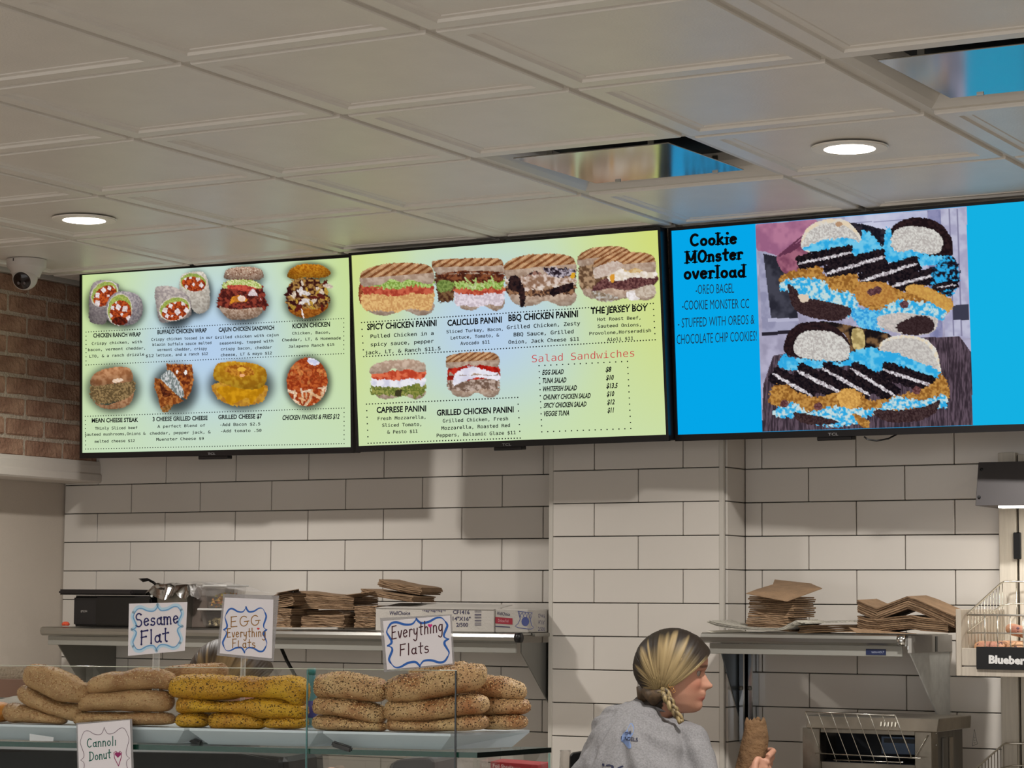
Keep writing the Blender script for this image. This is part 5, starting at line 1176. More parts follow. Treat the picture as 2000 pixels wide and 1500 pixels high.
bagel('v', [(615,1336,1346),(622,1320,1360),(655,1314,1364),(690,1315,1366),(720,1322,1369),(745,1326,1370),(758,1338,1358)], -.002, 'top everything flat of the left stack beside the yellow pile', GV_, .095, 14, 700)
bagel('v', [(613,1376,1388),(620,1362,1394),(655,1361,1398),(700,1366,1406),(735,1376,1413),(755,1388,1404)], -.002, 'middle everything flat of the left stack, sagging to the right', GV_, .095, 15, 650)
bagel('v', [(612,1406,1416),(620,1398,1424),(660,1398,1426),(705,1404,1427),(740,1411,1427),(756,1416,1425)], -.002, 'bottom everything flat of the left stack beside the yellow pile', GV_, .095, 16, 500)
bagel('v', [(753,1342,1358),(762,1326,1370),(800,1316,1372),(840,1312,1366),(880,1304,1358),(915,1296,1352),(940,1298,1340),(950,1308,1326)], -.002, 'large top everything flat with its right end raised, below the everything sign', GV_, .1, 17, 900)
bagel('v', [(752,1384,1396),(760,1370,1406),(800,1368,1409),(850,1364,1408),(900,1358,1399),(940,1358,1394),(955,1368,1384)], -.002, 'middle everything flat of the centre stack beside the dark pane edge', GV_, .1, 19, 800)
bagel('v', [(757,1410,1420),(765,1403,1427),(810,1406,1428),(860,1405,1428),(910,1398,1427),(942,1398,1424),(954,1404,1416)], -.002, 'bottom everything flat of the centre stack beside the dark pane edge', GV_, .1, 20, 650)
bagel('v', [(800,1306,1316),(815,1299,1330),(850,1296,1330),(885,1294,1330),(905,1292,1320),(915,1298,1312)], .118, 'everything flat tucked behind the raised one, under the sign', GV_, .07, 21, 400)
bagel('v', [(895,1344,1356),(908,1328,1362),(945,1320,1362),(985,1322,1364),(1012,1332,1364),(1028,1346,1358)], .11, 'upper everything flat of the right rear stack', GV_, .08, 22, 500)
bagel('v', [(915,1376,1388),(930,1364,1396),(965,1361,1397),(1000,1362,1396),(1025,1366,1394),(1036,1376,1386)], .11, 'middle everything flat of the right rear stack', GV_, .08, 23, 500)
bagel('v', [(935,1406,1416),(948,1398,1424),(980,1397,1425),(1010,1396,1424),(1024,1400,1421),(1030,1406,1414)], .1, 'bottom everything flat of the right rear stack', GV_, .08, 24, 400)
# cardboard box and paper behind the left pile
bk = empty('cardboard_tray', atD(-40, 1395, front_d(0)+.30), 'low brown cardboard tray with patterned paper behind the left bagels', 'tray')
D = front_d(0)+.2
pk = [atD(-160, 1327, D), atD(62, 1327, D), atD(62, 1362, D), atD(-160, 1362, D)]
prism('cardboard_side', pk, eY*.12, mat('brown_cardboard', (136, 104, 88), .8, var=.06), bk)
prism('paper_liner', [atD(-160, 1300, D+.05), atD(60, 1303, D+.05), atD(60, 1328, D+.05), atD(-160, 1328, D+.05)], eY*.01, mat('waffle_paper', (190, 172, 150), .9, bump=1., bs=180), bk)
sg_ = G(); pts2 = catmull([(-120,1372),(-60,1366),(-10,1368),(20,1362),(44,1370),(50,1380)], 4, False)
V = []; 
for x, y in pts2: a = atD(x, y, D-.03); V += [a, a+eY*.05+Vector((0, 0, .004)), Vector((a.x, a.y, ZTR+.001))]
n = len(pts2); tag(mesh('crumpled_tissue', V, [(3*i, 3*i+1, 3*i+4, 3*i+3) for i in range(n-1)]+[(3*i+2, 3*i, 3*i+3, 3*i+5) for i in range(n-1)], mat('white_tissue', (206, 200, 190), .9, bump=.6, bs=60), None, True), 'crumpled white tissue paper behind the lowest sesame flat', 'tissue paper')
# ---- signs
PAPER = mat('white_card', (226, 220, 222), .6); SLV = mat('sign_sleeve', (150, 144, 142), .12, alpha=.55, spec=.8); ACR = mat('clear_acrylic', (205, 205, 200), .05, alpha=.16, spec=.8)
def sign(corners, D, label, name='bagel_sign', sleeve=None, curl=0.):
    """corners TL TR BR BL in pixels, standing at depth D"""
    c0 = atD(*corners[3], D); e = empty(name, c0, label, 'sign', 'handwritten bagel signs')
    N = -_w.copy(); N.z = 0; N.normalize(); P0 = atD(*corners[0], D)
    f = plane_at(P0, N); pl = lambda x, y, o=0.: f(x, y)+N*o
    q = [f(*c) for c in corners]
    if sleeve:
        prism('clear_sleeve', [f(*c)-N*.0022 for c in sleeve], N*.0016, SLV, e)
    prism('card', [p-N*.0004 for p in q], N*.0006, PAPER, e)
    return e, (lambda x, y: f(x, y)+N*.0006), f, N
def frame_curve(g, corners, place, wmin, wmax, seed=0, flare=1.):
    """scalloped bracket frame drawn with a brush pen; corners = inner box TL TR BR BL"""
    TL, TR, BR, BL = [np.array(c, float) for c in corners]
    def m(u, v): return (TL*(1-u)+TR*u)*(1-v)+(BL*(1-u)+BR*u)*v
    half = lambda a, b: None
    top = [(.03,.14),(.09,.05),(.18,.04),(.30,.10),(.42,.11),(.48,.05),(.50,.0)]
    top += [(1-u, v) for u, v in top[::-1]][1:]
    side = [(.97,.14),(.995,.22),(.96,.32),(.93,.40),(.94,.46),(1.0,.50)]
    side += [(u, 1-v) for u, v in side[::-1]][1:]
    bot = [(u, 1-v) for u, v in top[::-1]]
    left = [(1-u, v) for u, v in side[::-1]]
    for part in (top, side, bot, left):
        k = len(part)//2+1 if len(part) % 2 else len(part)//2
        for seg in (part[:k], part[k-1:]):
            P = catmull([m(u, v) for u, v in seg], 6, False); n = len(P)
            wd = wmin+(wmax-wmin)*np.abs(np.sin(np.linspace(.2, 3.0, n)+seed))
            ribbon(g, P, wd, place)
BLUE = mat('marker_blue', (40, 96, 176), .7); LBL = mat('marker_light_blue', (110, 162, 204), .7); NAVY = mat('marker_navy', (38, 38, 96), .7); GOLD = mat('marker_gold', (150, 104, 26), .7); MAROON = mat('marker_maroon', (72, 26, 36), .7); GREEN = mat('marker_green', (26, 98, 84), .7); PINK = mat('marker_pink', (206, 40, 124), .7); WASH = mat('marker_wash', (186, 214, 230), .8); RED = mat('marker_red', (206, 60, 60), .7)
def heart(g, cx, cy, s, place):
    P = [(cx+s*.062*16*sin(t)**3, cy-s*.062*(13*cos(t)-5*cos(2*t)-2*cos(3*t)-cos(4*t))) for t in np.linspace(0, 2*pi, 24, endpoint=False)]
    g.add([place(*p) for p in P], [tuple(range(24))])
# sesame
D = front_d(308)+.05
e, pl, f, N = sign([(252,1179),(366,1176),(361,1271),(250,1281)], D, 'white card reading Sesame Flat with light blue wavy frame')
g = G(); frame_curve(g, [(258,1183),(358,1178),(354,1268),(257,1276)], pl, 5, 7); g.build('wash_frame', WASH, e)
pl2_ = lambda x, y: f(x, y)+N*.0009
g = G(); frame_curve(g, [(260,1186),(356,1181),(352,1266),(259,1273)], pl2_, 1.3, 2.4); g.build('scalloped_frame', LBL, e)
for s, a, b, h in (('Sesame', (264,1224), (349,1217), 25), ('Flat', (274,1259), (329,1252), 26)):
    g = G(); hand(g, s, a, b, h, 2.6, pl2_, 2.1); o = g.build('lettering', NAVY, e); o['kind'] = 'stuff'
def stick(e, x0, x1, y0, y1, D):
    N = -_w.copy(); N.z = 0; N.normalize(); f = plane_at(atD(x0, y0, D), N)
    zb = ZTR+.002
    a = f(x0, y0); b = f(x1, y0); 
    st = prism('clear_stem', [a, b, Vector((b.x, b.y, zb)), Vector((a.x, a.y, zb))], -N*.003, ACR, e)
    for p in (a, b): tube('stem_edge', [p, Vector((p.x, p.y, zb))], .0006, mat('stem_bright_edge', (214, 210, 200), .3), st, 6)
stick(e, 299, 311, 1276, 1304, D+.003)
# egg
D = front_d(480)+.05
e, pl, f, N = sign([(439,1167),(534,1171),(531,1286),(429,1276)], D, 'sleeved card reading Egg Everything Flats in gold letters', sleeve=[(436,1160),(545,1163),(534,1292),(423,1280)])
g = G(); frame_curve(g, [(441,1186),(520,1184),(522,1276),(433,1274)], pl, 1.0, 3.4, .5); g.build('scalloped_frame', BLUE, e)
for s, a, b, h in (('EGG', (449,1225), (508,1221), 20), ('Everything', (443,1245), (519,1243), 17), ('FLats', (453,1265), (499,1265), 17)):
    g = G(); hand(g, s, a, b, h, 1.7, pl, .0); o = g.build('lettering', GOLD, e); o['kind'] = 'stuff'
g = G(); heart(g, 504.5, 1228, 2.6, pl2_ if False else (lambda x, y: f(x, y)+N*.0009)); g.build('heart', RED, e)
stick(e, 471, 479, 1282, 1318, D+.003)
# everything
D = front_d(820)+.03
e, pl, f, N = sign([(748,1213),(879,1202),(884,1296),(756,1308)], D, 'sleeved card reading Everything Flats with thick blue frame', sleeve=[(742,1207),(882,1200),(888,1298),(750,1313)])
g = G(); frame_curve(g, [(753,1214),(873,1201),(879,1295),(761,1309)], pl, 1.6, 4.6, .3); g.build('scalloped_frame', BLUE, e)
for s, a, b, h in (('Everything', (764,1249), (865,1233), 25), ('Flats', (780,1281), (838,1274), 22)):
    g = G(); hand(g, s, a, b, h, 2.2, pl, .0); o = g.build('lettering', MAROON, e); o['kind'] = 'stuff'
g = G(); heart(g, 840, 1222, 4.4, lambda x, y: f(x, y)+N*.0009); g.build('heart', PINK, e)
# cannoli sign hangs on the front of the pane
fq = plane_at(cp(0, Tf-.0085), -eY); Nn = -eY
e = empty('bagel_sign', fq(155, 1499), 'card reading Cannoli Donut with a heart, hung on the front glass', 'sign', 'handwritten bagel signs')
ext_ = lambda c: fq(*c)
sl = [(149,1412),(258,1404),(263,1560),(153,1560)]
prism('clear_sleeve', [fq(*c)-Nn*.0008 for c in sl], Nn*.0012, SLV, e)
prism('card', [fq(*c)+Nn*.0005 for c in ((152,1415),(254,1406),(259,1556),(156,1556))], Nn*.0006, PAPER, e)
plc = lambda x, y: fq(x, y)+Nn*.0014
g = G(); frame_curve(g, [(156,1424),(252,1416),(256,1545),(160,1545)], plc, .7, 1.2); g.build('scalloped_frame', mat('marker_dull_purple', (130, 112, 122), .8), e)
for s, a, b, h in (('Cannoli', (170,1460), (228,1455), 17), ('Donut', (175,1486), (217,1480), 17)):
    g = G(); hand(g, s, a, b, h, 1.8, plc, 1.2); o = g.build('lettering', GREEN, e); o['kind'] = 'stuff'
g = G(); P = [(232,1496),(224,1480),(223,1470),(227,1467),(231,1471),(235,1467),(238,1470),(237,1480),(232,1496)]; ribbon(g, P, 1.4, plc); heart(g, 230.8, 1474, 6.3, plc); g.build('heart', mat('marker_magenta', (146, 36, 96), .7), e)['kind'] = 'stuff'
# tape bits on the glass
for (a, b, c, d), nm in ((((58,1433),(105,1440),(104,1448),(58,1447)), 'clear tape scrap stuck on the front glass at far left'),):
    tag(prism('tape_scrap', [fq(*p)+Nn*.0003 for p in (a, b, c, d)], Nn*.0003, mat('clear_tape', (225, 228, 228), .3, alpha=.5), None), nm, 'tape')
# ---- inside the case, seen through the glass below the shelf
RB = mat('box_red', (146, 28, 34), .6)
D = front_d(1000)+.42
p0 = atD(985, 1487, D)
fb = plane_at(p0, -(eY*.97+eX*.25).normalized())
pts = [fb(958, 1487), fb(1050, 1494), fb(1051, 1600), fb(959, 1600)]
e = empty('red_carton', pts[3], 'red carton with white print under the right end of the glass', 'carton')
prism('carton_body', pts, eY*.1, RB, e, .001)
g = G(); put_text(g, 'Foil Sheets', (963,1499), (1003,1502.5), 8, lambda x, y: fb(x, y)-eY*.0012, bold=.01); g.build('carton_print', mat('print_pink_white', (226, 190, 186), .6), e)
e = empty('plastic_bag', atD(910, 1490, D+.03), 'clear plastic bag with black print beside the red carton', 'bag')
V = []; nx_, ny_ = 14, 10
for j in range(ny_+1):
    for i in range(nx_+1):
        u, v = i/nx_, j/ny_; V.append(atD(893+60*u, 1478+80*v+6*abs(u-.5), D+.02+.02*float(fbm(u*4, v*4, 5))+.02*cos(u*pi)))
mesh('bag_film', V, [(j*(nx_+1)+i, j*(nx_+1)+i+1, (j+1)*(nx_+1)+i+1, (j+1)*(nx_+1)+i) for j in range(ny_) for i in range(nx_)], mat('bag_film', (190, 182, 174), .2, alpha=.75, bump=.5, bs=40), e, True)
tag(prism('grey_lid', [atD(x, y, D+.05) for x, y in ((760,1494),(778,1483),(840,1479),(848,1486),(850,1560),(760,1560))], eY*.2, mat('grey_lid', (86, 82, 82), .4), None, .004), 'dark grey rounded lid seen through the glass under the everything flats', 'lid')
tag(prism('dark_machine', [atD(x, y, D+.25) for x, y in ((-60,1462),(150,1466),(470,1472),(560,1480),(570,1640),(-60,1640))], eY*.25, mat('machine_dark', (30, 27, 25), .5), None, .01), 'dark bulky shape behind the counter glass at lower left', 'machine')
# ================================================================== BACK COUNTER, TOASTER, RACK
bc = empty('back_counter', (-3.7, 6.5, 0), 'steel topped work counter along the tiled wall below the shelves', 'counter')
box('cabinet', (XL+.02, 6.3, 0), (-2.2, YB-.18, .86), mat('cabinet_grey', (120, 116, 110), .5), bc)
box('worktop', (XL+.02, 6.26, .86), (-2.19, YB-.17, .9), STEEL, bc, .003)
STO = mat('worn_toaster_steel', (138, 130, 118), .34, 1., var=.25, vs_=7, bump=.06, bs=40)
STD = mat('dull_toaster_steel', (104, 100, 94), .5, .8, var=.15, stretch=(1, 14, 1), vs_=4)
yt = 6.30; q = lambda x, y, Y=yt: atY(x, y, Y)
X0, X1 = q(1567, 1450).x, q(1820, 1450).x; ybk = 6.56
ztop = q(1600, 1422).z
e = empty('conveyor_toaster', ((X0+X1)/2, yt+.1, .9), 'stainless toaster with open front and wire feed rack, bottom right', 'toaster')
Z0t = .905; xa, xb = q(1601, 1450).x, q(1786, 1450).x; zo1, zo0 = q(1700, 1434).z, q(1700, 1492).z
box('front_post', (X0, yt, Z0t), (xa, yt+.05, ztop), STO, e, .002); box('front_post', (xb, yt, Z0t), (X1, yt+.05, ztop), STO, e, .002)
box('lower_front_panel', (xa, yt+.012, Z0t), (xb, yt+.02, zo0), STO, e, .001)
box('header_strip', (xa, yt+.006, zo1), (xb, yt+.02, ztop), STO, e, .001)
box('side_panel', (X1-.004, yt+.05, Z0t), (X1-.001, ybk, ztop), STD, e); box('side_panel', (X0+.001, yt+.05, Z0t), (X0+.004, ybk, ztop), STD, e)
box('rear_panel', (X0+.004, ybk-.01, Z0t), (X1-.004, ybk, ztop), mat('oven_dark', (22, 26, 34), .5), e)
box('chamber_floor', (X0+.01, yt+.03, zo0-.004), (X1-.01, ybk-.01, zo0), mat('oven_dark', (22, 26, 34), .5), e)
box('heat_shield', (xa+.13, yt+.14, zo0+.02), (xb-.01, yt+.15, zo1-.012), mat('oven_blue_steel', (70, 80, 96), .3, .8), e, .001)
box('heat_slot', (xa+.14, yt+.134, zo1-.03), (xb-.04, yt+.139, zo1-.018), BLACK, e)
for dx, m in ((.03, STD), (.09, STO)): box('side_rib', (X1-.001, yt+.05+dx, Z0t), (X1+.005, yt+.075+dx, ztop-.02), m, e, .001)
lp = q(1577, 1396); rp_ = q(1839, 1406)
hexa('hood_cap', [(X0+.018, yt-.018, ztop), (X1+.022, yt-.018, ztop), (X1+.022, ybk+.005, ztop), (X0+.018, ybk+.005, ztop), (X0+.024, yt-.012, q(1700, 1400).z), (X1+.026, yt-.012, q(1700, 1400).z+.001), (X1+.026, ybk, q(1700, 1400).z), (X0+.024, ybk, q(1700, 1400).z)], STO, e, .002)
g = G()
for k in range(5): x = X0+.24+k*.0105; g.add([(x, yt-.0205, ztop+.012), (x+.0035, yt-.0205, ztop+.012), (x+.0045, yt-.0190, ztop+.024), (x+.001, yt-.0190, ztop+.024)], [(0, 1, 2, 3)])
g.build('vent_slots', mat('slot_bright', (210, 205, 190), .3), e)['kind'] = 'stuff'
g = G(); pt3 = plane_at(Vector((X1+.0005, 0, 0)), Vector((1, 0, 0)))
for a, b in (((1903,1424),(1899,1457)), ((1899,1457),(1909,1453)), ((1909,1453),(1903,1424))): ribbon(g, [a, ((a[0]+b[0])/2, (a[1]+b[1])/2), b], .8, pt3)
for k in range(3): ribbon(g, [(1902, 1440+k*5), (1904, 1442+k*5), (1905, 1440+k*5)], .8, pt3)
g.build('warning_triangle', BLACK, e)['kind'] = 'stuff'
for y in (1433, 1456): lathe('side_screw', [(.003, 0), (.002, .002), (0, .0022)], Vector((X1+.001, yt+.03, q(1820, y).z)), mat('chrome', (215, 215, 212), .15, 1.), e, 10, (1, 0, 0))
WIRE = mat('chrome_wire', (200, 196, 186), .22, 1.)
hy = yt-.085
rk = G(); tops = [(1573+25*k, 1390+1.05*k) for k in range(8)]; bots = [(1604+25.2*k, 1472+1.1*k) for k in range(8)]
for k, (t_, b_) in enumerate(zip(tops, bots)):
    a, b = atY(*t_, hy), atY(*b_, yt-.028); c = atY(b_[0]+(4 if 0 < k < 7 else 0), b_[1]+(14 if 0 < k < 7 else 0), yt-.01)
    tube('rack_wire', [a, a.lerp(b, .5), b]+([c] if 0 < k < 7 else []), .0013 if 0 < k < 7 else .0019, WIRE, e, 6)
tube('rack_bar', [atY(1573, 1390, hy), atY(1748, 1397.5, hy)], .0018, WIRE, e, 6)
tube('rack_bar', [atY(1592, 1471, yt-.028), atY(1798, 1481, yt-.028)], .0018, WIRE, e, 6)
tube('rack_bar', [atY(1628, 1484, yt-.01), atY(1764, 1489, yt-.01)], .0014, WIRE, e, 6)
tube('rack_brace', [atY(1787, 1478, yt-.01), atY(1812, 1436, yt-.004)], .0012, WIRE, e, 6)
# ---- bagel display rack at the right
WOOD = mat('whitewashed_wood', (208, 200, 186), .6, var=.06, vs_=5, stretch=(30, 30, 1.5), bump=.15, bs=20)
WOODG = mat('grey_wood_edge', (168, 158, 144), .6, var=.08, vs_=8, stretch=(20, 20, 2))
XR0 = -2.172; YF = 6.36; XE = -1.2
e = empty('bagel_rack', (-1.9, 6.6, 0), 'whitewashed wooden bagel display rack at the right edge with lit canopy', 'display rack')
zb_ = .1
box('back_post', (XR0, YR_-.04, zb_), (XR0+.052, YR_-.010, atY(1948, 985, 6.77).z+.15), WOOD, e, .002)
box('back_groove', (XR0+.052, YR_-.02, zb_), (XR0+.060, YR_-.010, 2.0), BLACK, e)
box('back_panel', (XR0+.060, YR_-.04, zb_), (XE, YR_-.010, 2.0), WOOD, e, .001)
hz0, hz1 = atY(1975, 1092, 6.74).z, atY(1975, 1040, 6.74).z
box('panel_hinge', (XR0+.046, YR_-.05, hz0), (XR0+.068, YR_-.04, hz1), BLACK, e, .002)
zt, zb = atY(1870, 1190, YF).z, atY(1870, 1320, YF).z
box('shelf_side', (XR0, YF, zb), (XR0+.015, YR_-.042, zt), WOODG, e, .001)
z1_, z2_ = atY(1900, 1300, YF).z, atY(1900, 1266, YF).z
box('shelf_board', (XR0+.015, YF, zb), (XE, YR_-.042, z1_-.004), WOODG, e, .001)
box('shelf_liner', (XR0+.016, YF+.012, z1_-.004), (XE, YR_-.042, z1_+.03), mat('white_liner', (215, 208, 198), .5), e)
box('front_rail', (XR0+.015, YF+.002, z1_), (XE, YF+.010, z2_), WOODG, e, .001)
xs = atY(1908, 1285, YF).x; sz0, sz1 = atY(1910, 1307, YF).z, atY(1910, 1263, YF).z
sb = box('name_board', (xs, YF-.006, sz0), (XE, YF-.001, sz1), mat('sign_black', (10, 10, 11), .5), e, .001)
g = G(); pf = plane_at(Vector((0, YF-.0066, 0)), Vector((0, -1, 0))); put_text(g, 'Blueberry', (1931,1295), (2022,1298), 15.5, pf, bold=.05); g.build('name_lettering', mat('print_white', (205, 203, 200), .5), sb)['kind'] = 'stuff'
box('rear_clip', (XR0-.004, YF+.004, zb-.003), (XR0+.03, YF+.06, zb), BLACK, e)
# canopy
HOOD = mat('canopy_grey_metal', (72, 68, 68), .45, .4, var=.05)
a0, a1 = atY(1905, 988, 6.545), atY(1911, 903, 6.575)
hexa('canopy', [(a0.x, 6.545, a0.z), (XE, 6.545, a0.z), (XE, YR_-.042, a0.z), (a0.x, YR_-.042, a0.z), (a1.x, 6.575, a1.z), (XE, 6.575, a1.z), (XE, YR_-.042, a1.z), (a1.x, YR_-.042, a1.z)], HOOD, e, .001)
for (x, y, Y) in ((1917, 917, 6.569), (1912, 971, 6.549)): lathe('canopy_screw', [(.0048, 0), (.0045, .002), (.002, .003), (0, .001)], atY(x, y, Y), BLACK, e, 12, (0, -1, .3))
xl_ = atY(1952, 990, 6.57).x
lb = box('light_strip', (xl_, 6.56, a0.z-.006), (XE, 6.60, a0.z-.0005), mat('led_strip', (255, 246, 228), .5, emit=6), e)
L = bpy.data.lights.new('canopy_light', 'AREA'); L.shape = 'RECTANGLE'; L.size = .8; L.size_y = .03; L.energy = 2.6; L.color = (1, .95, .86)
lo = bpy.data.objects.new('canopy_light', L); COL.objects.link(lo); lo.location = ((xl_+XE)/2+.02, 6.58, a0.z-.01); lo['kind'] = 'helper'
# wire baskets
def basket(ox, oy, label, zfloor, dy=0.):
    Yf, Yb = YF+.02, YR_-.075
    b = empty('wire_basket', atY(1885+ox, 1262+oy, Yf), label, 'basket', 'chrome wire baskets of the bagel rack')
    f1, f2 = atY(1886+ox, 1201+oy, Yf), atY(1888+ox, 1236+oy, Yf); x0 = f1.x
    zb1, zb2 = atY(1985+ox, 1136+oy, Yb).z, atY(1985+ox, 1179+oy, Yb).z
    tube('rim_rod', [(XE, Yf, f1.z), (x0+.02, Yf, f1.z), (x0+.004, Yf+.004, f1.z), (x0, Yf+.02, f1.z+.004), (x0+.002, Yb-.03, zb1-.006), (x0+.008, Yb-.008, zb1), (x0+.03, Yb, zb1), (XE, Yb, zb1)], .0028, WIRE, b, 8)
    tube('middle_rod', [(XE, Yf, f2.z), (x0+.02, Yf, f2.z), (x0+.004, Yf+.004, f2.z), (x0, Yf+.02, f2.z+.004), (x0+.002, Yb-.03, zb2-.006), (x0+.03, Yb, zb2), (XE, Yb, zb2)], .0022, WIRE, b, 8)
    n = 12
    for k in range(n):
        t = (k+.7)/n; y = Yf+(Yb-Yf)*t; tube('side_wire', [(x0+.001, y, f1.z+(zb1-f1.z)*t), (x0+.001, y, zfloor)], .0014, WIRE, b, 6)
    x = x0+.055
    while x < XE: tube('front_wire', [(x, Yf-.001, f1.z), (x, Yf-.001, zfloor)], .0018, WIRE, b, 6); x += .036
    x = x0+.04
    while x < XE: tube('back_wire', [(x, Yb, zb1), (x, Yb, zfloor)], .0014, WIRE, b, 6); x += .036
    return b
basket(0, 0, 'upper chrome wire basket behind the blueberry name board', z1_+.031)
dz2 = (1452-1136)
basket(2, dz2, 'lower chrome wire basket at the bottom right corner', z1_-.42)
box('lower_shelf_board', (XR0+.01, YF, z1_-.46), (XE, YR_-.042, z1_-.424), WOODG, e, .001)
BB = bread_mat('blueberry_crust', (204, 160, 120), (156, 104, 86), (84, 56, 70), 60)
def ring_bagel(c, R0, r0, rz, rx, label):
    V = []; Fc = []; n, m_ = 26, 14
    M = Matrix.Translation(c) @ Matrix.Rotation(rz, 4, 'Z') @ Matrix.Rotation(rx, 4, 'X')
    sd_ = random.random()*9
    for i in range(n):
        for j in range(m_):
            a, b = 2*pi*i/n, 2*pi*j/m_; k = 1+.12*(float(fbm(3*cos(a)+sd_, 3*sin(a), 4))-.5)*2
            V.append(M @ Vector(((R0+r0*k*cos(b))*cos(a), (R0+r0*k*cos(b))*sin(a), r0*.8*k*sin(b))))
    for i in range(n):
        for j in range(m_): Fc.append((i*m_+j, ((i+1) % n)*m_+j, ((i+1) % n)*m_+(j+1) % m_, i*m_+(j+1) % m_))
    o = mesh('ring_bagel', V, Fc, BB, None, True); tag(o, label, 'bagel', 'blueberry bagels in the upper basket'); return o
zf = z1_+.031
xq = lambda x, Y: atY(x, 1240, Y).x
for (x, Y, dz, rz, rx, lb_) in ((1938, 6.46, .02, 0, .0, 'blueberry bagel lying at the left end of the upper wire basket'), (2000, 6.45, .02, 1, .06, 'blueberry bagel at the right frame edge, bottom layer of the basket'), (1998, 6.50, .062, 2, .25, 'blueberry bagel piled on top at the right frame edge'), (1975, 6.60, .02, .5, 0, 'blueberry bagel at the back of the upper wire basket')):
    ring_bagel(Vector((xq(x, Y), Y, zf+dz-.001)), .03, .02, rz, rx, lb_)
# ================================================================== PEOPLE
E1 = Vector((_r.x, _r.y, 0)).normalized(); E2 = Vector((-E1.y, E1.x, 0)); EZ = Vector((0, 0, 1))
def interp(tab, z):
    zs = [a for a, _ in tab]; return float(np.interp(z, zs, [b for _, b in tab]))
FP = [(-.118,.030),(-.112,.066),(-.104,.080),(-.094,.086),(-.084,.087),(-.076,.082),(-.070,.090),(-.066,.092),(-.062,.087),(-.057,.094),(-.050,.092),(-.044,.090),(-.040,.100),(-.036,.109),(-.030,.113),(-.022,.106),(-.012,.097),(-.002,.089),(.006,.085),(.014,.088),(.022,.091),(.04,.090),(.06,.083),(.08,.068),(.095,.047),(.105,.015)]
FS = [(-.118,.025),(-.112,.052),(-.100,.066),(-.085,.070),(-.06,.074),(-.04,.076),(-.02,.077),(.0,.074),(.014,.080),(.03,.084),(.05,.082),(.07,.072),(.09,.05),(.105,.012)]
BK = [(-.118,.0),(-.10,.02),(-.08,.05),(-.05,.078),(-.02,.092),(.02,.10),(.05,.096),(.075,.08),(.095,.05),(.105,.012)]
WD = [(-.118,.02),(-.11,.036),(-.09,.050),(-.06,.061),(-.03,.067),(0,.070),(.03,.075),(.06,.070),(.08,.056),(.095,.038),(.105,.010)]
def head_geo(g, M):
    zs = np.concatenate([np.linspace(-.118, .02, 56), np.linspace(.024, .105, 22)]); n = 72; b = len(g.V); V = []
    for z in zs:
        fp, fs, bk, wd = interp(FP, z), interp(FS, z), interp(BK, z), interp(WD, z)
        sg = .010 if -.046 < z < -.008 else (.008 if -.008 <= z < .012 else (.020 if z < -.046 else .045))
        if -.042 < z < -.026: sg = .0125
        for j in range(n):
            t = 2*pi*j/n; c, s_ = cos(t), sin(t); c2 = math.copysign(abs(c)**.85, c); s2 = math.copysign(abs(s_)**.9, s_)
            x = (fs if c > 0 else bk)*c2; y = wd*s2
            if c > 0:
                x += (fp-fs)*math.exp(-(y/sg)**2)
                x -= .008*math.exp(-((abs(y)-.031)/.013)**2-((z-.002)/.010)**2)*(c > 0)
                x += .003*math.exp(-((abs(y)-.042)/.018)**2-((z+.028)/.014)**2)
            V.append(M @ Vector((x, y, z if z > -.02 else -.02+(z+.02)*.90)))
    k = len(zs); Fc = [(i*n+j, i*n+(j+1) % n, (i+1)*n+(j+1) % n, (i+1)*n+j) for i in range(k-1) for j in range(n)]
    Fc += [tuple(range(n))[::-1], tuple((k-1)*n+j for j in range(n))]
    g.add(V, Fc)
def remeshed(name, g, vox, m, parent, disp=None, smooth_it=2):
    tmp = mesh('tmp_'+name, g.V, g.F, m); md = tmp.modifiers.new('r', 'REMESH'); md.mode = 'VOXEL'; md.voxel_size = vox; md.use_smooth_shade = True
    if smooth_it: sm = tmp.modifiers.new('s', 'SMOOTH'); sm.iterations = smooth_it; sm.factor = .5
    dg = bpy.context.evaluated_depsgraph_get(); me = bpy.data.meshes.new_from_object(tmp.evaluated_get(dg)); old = tmp.data
    bpy.data.objects.remove(tmp); bpy.data.meshes.remove(old)
    me.name = name; me.materials.clear(); me.materials.append(m); me.shade_smooth()
    return link(name, me, parent)
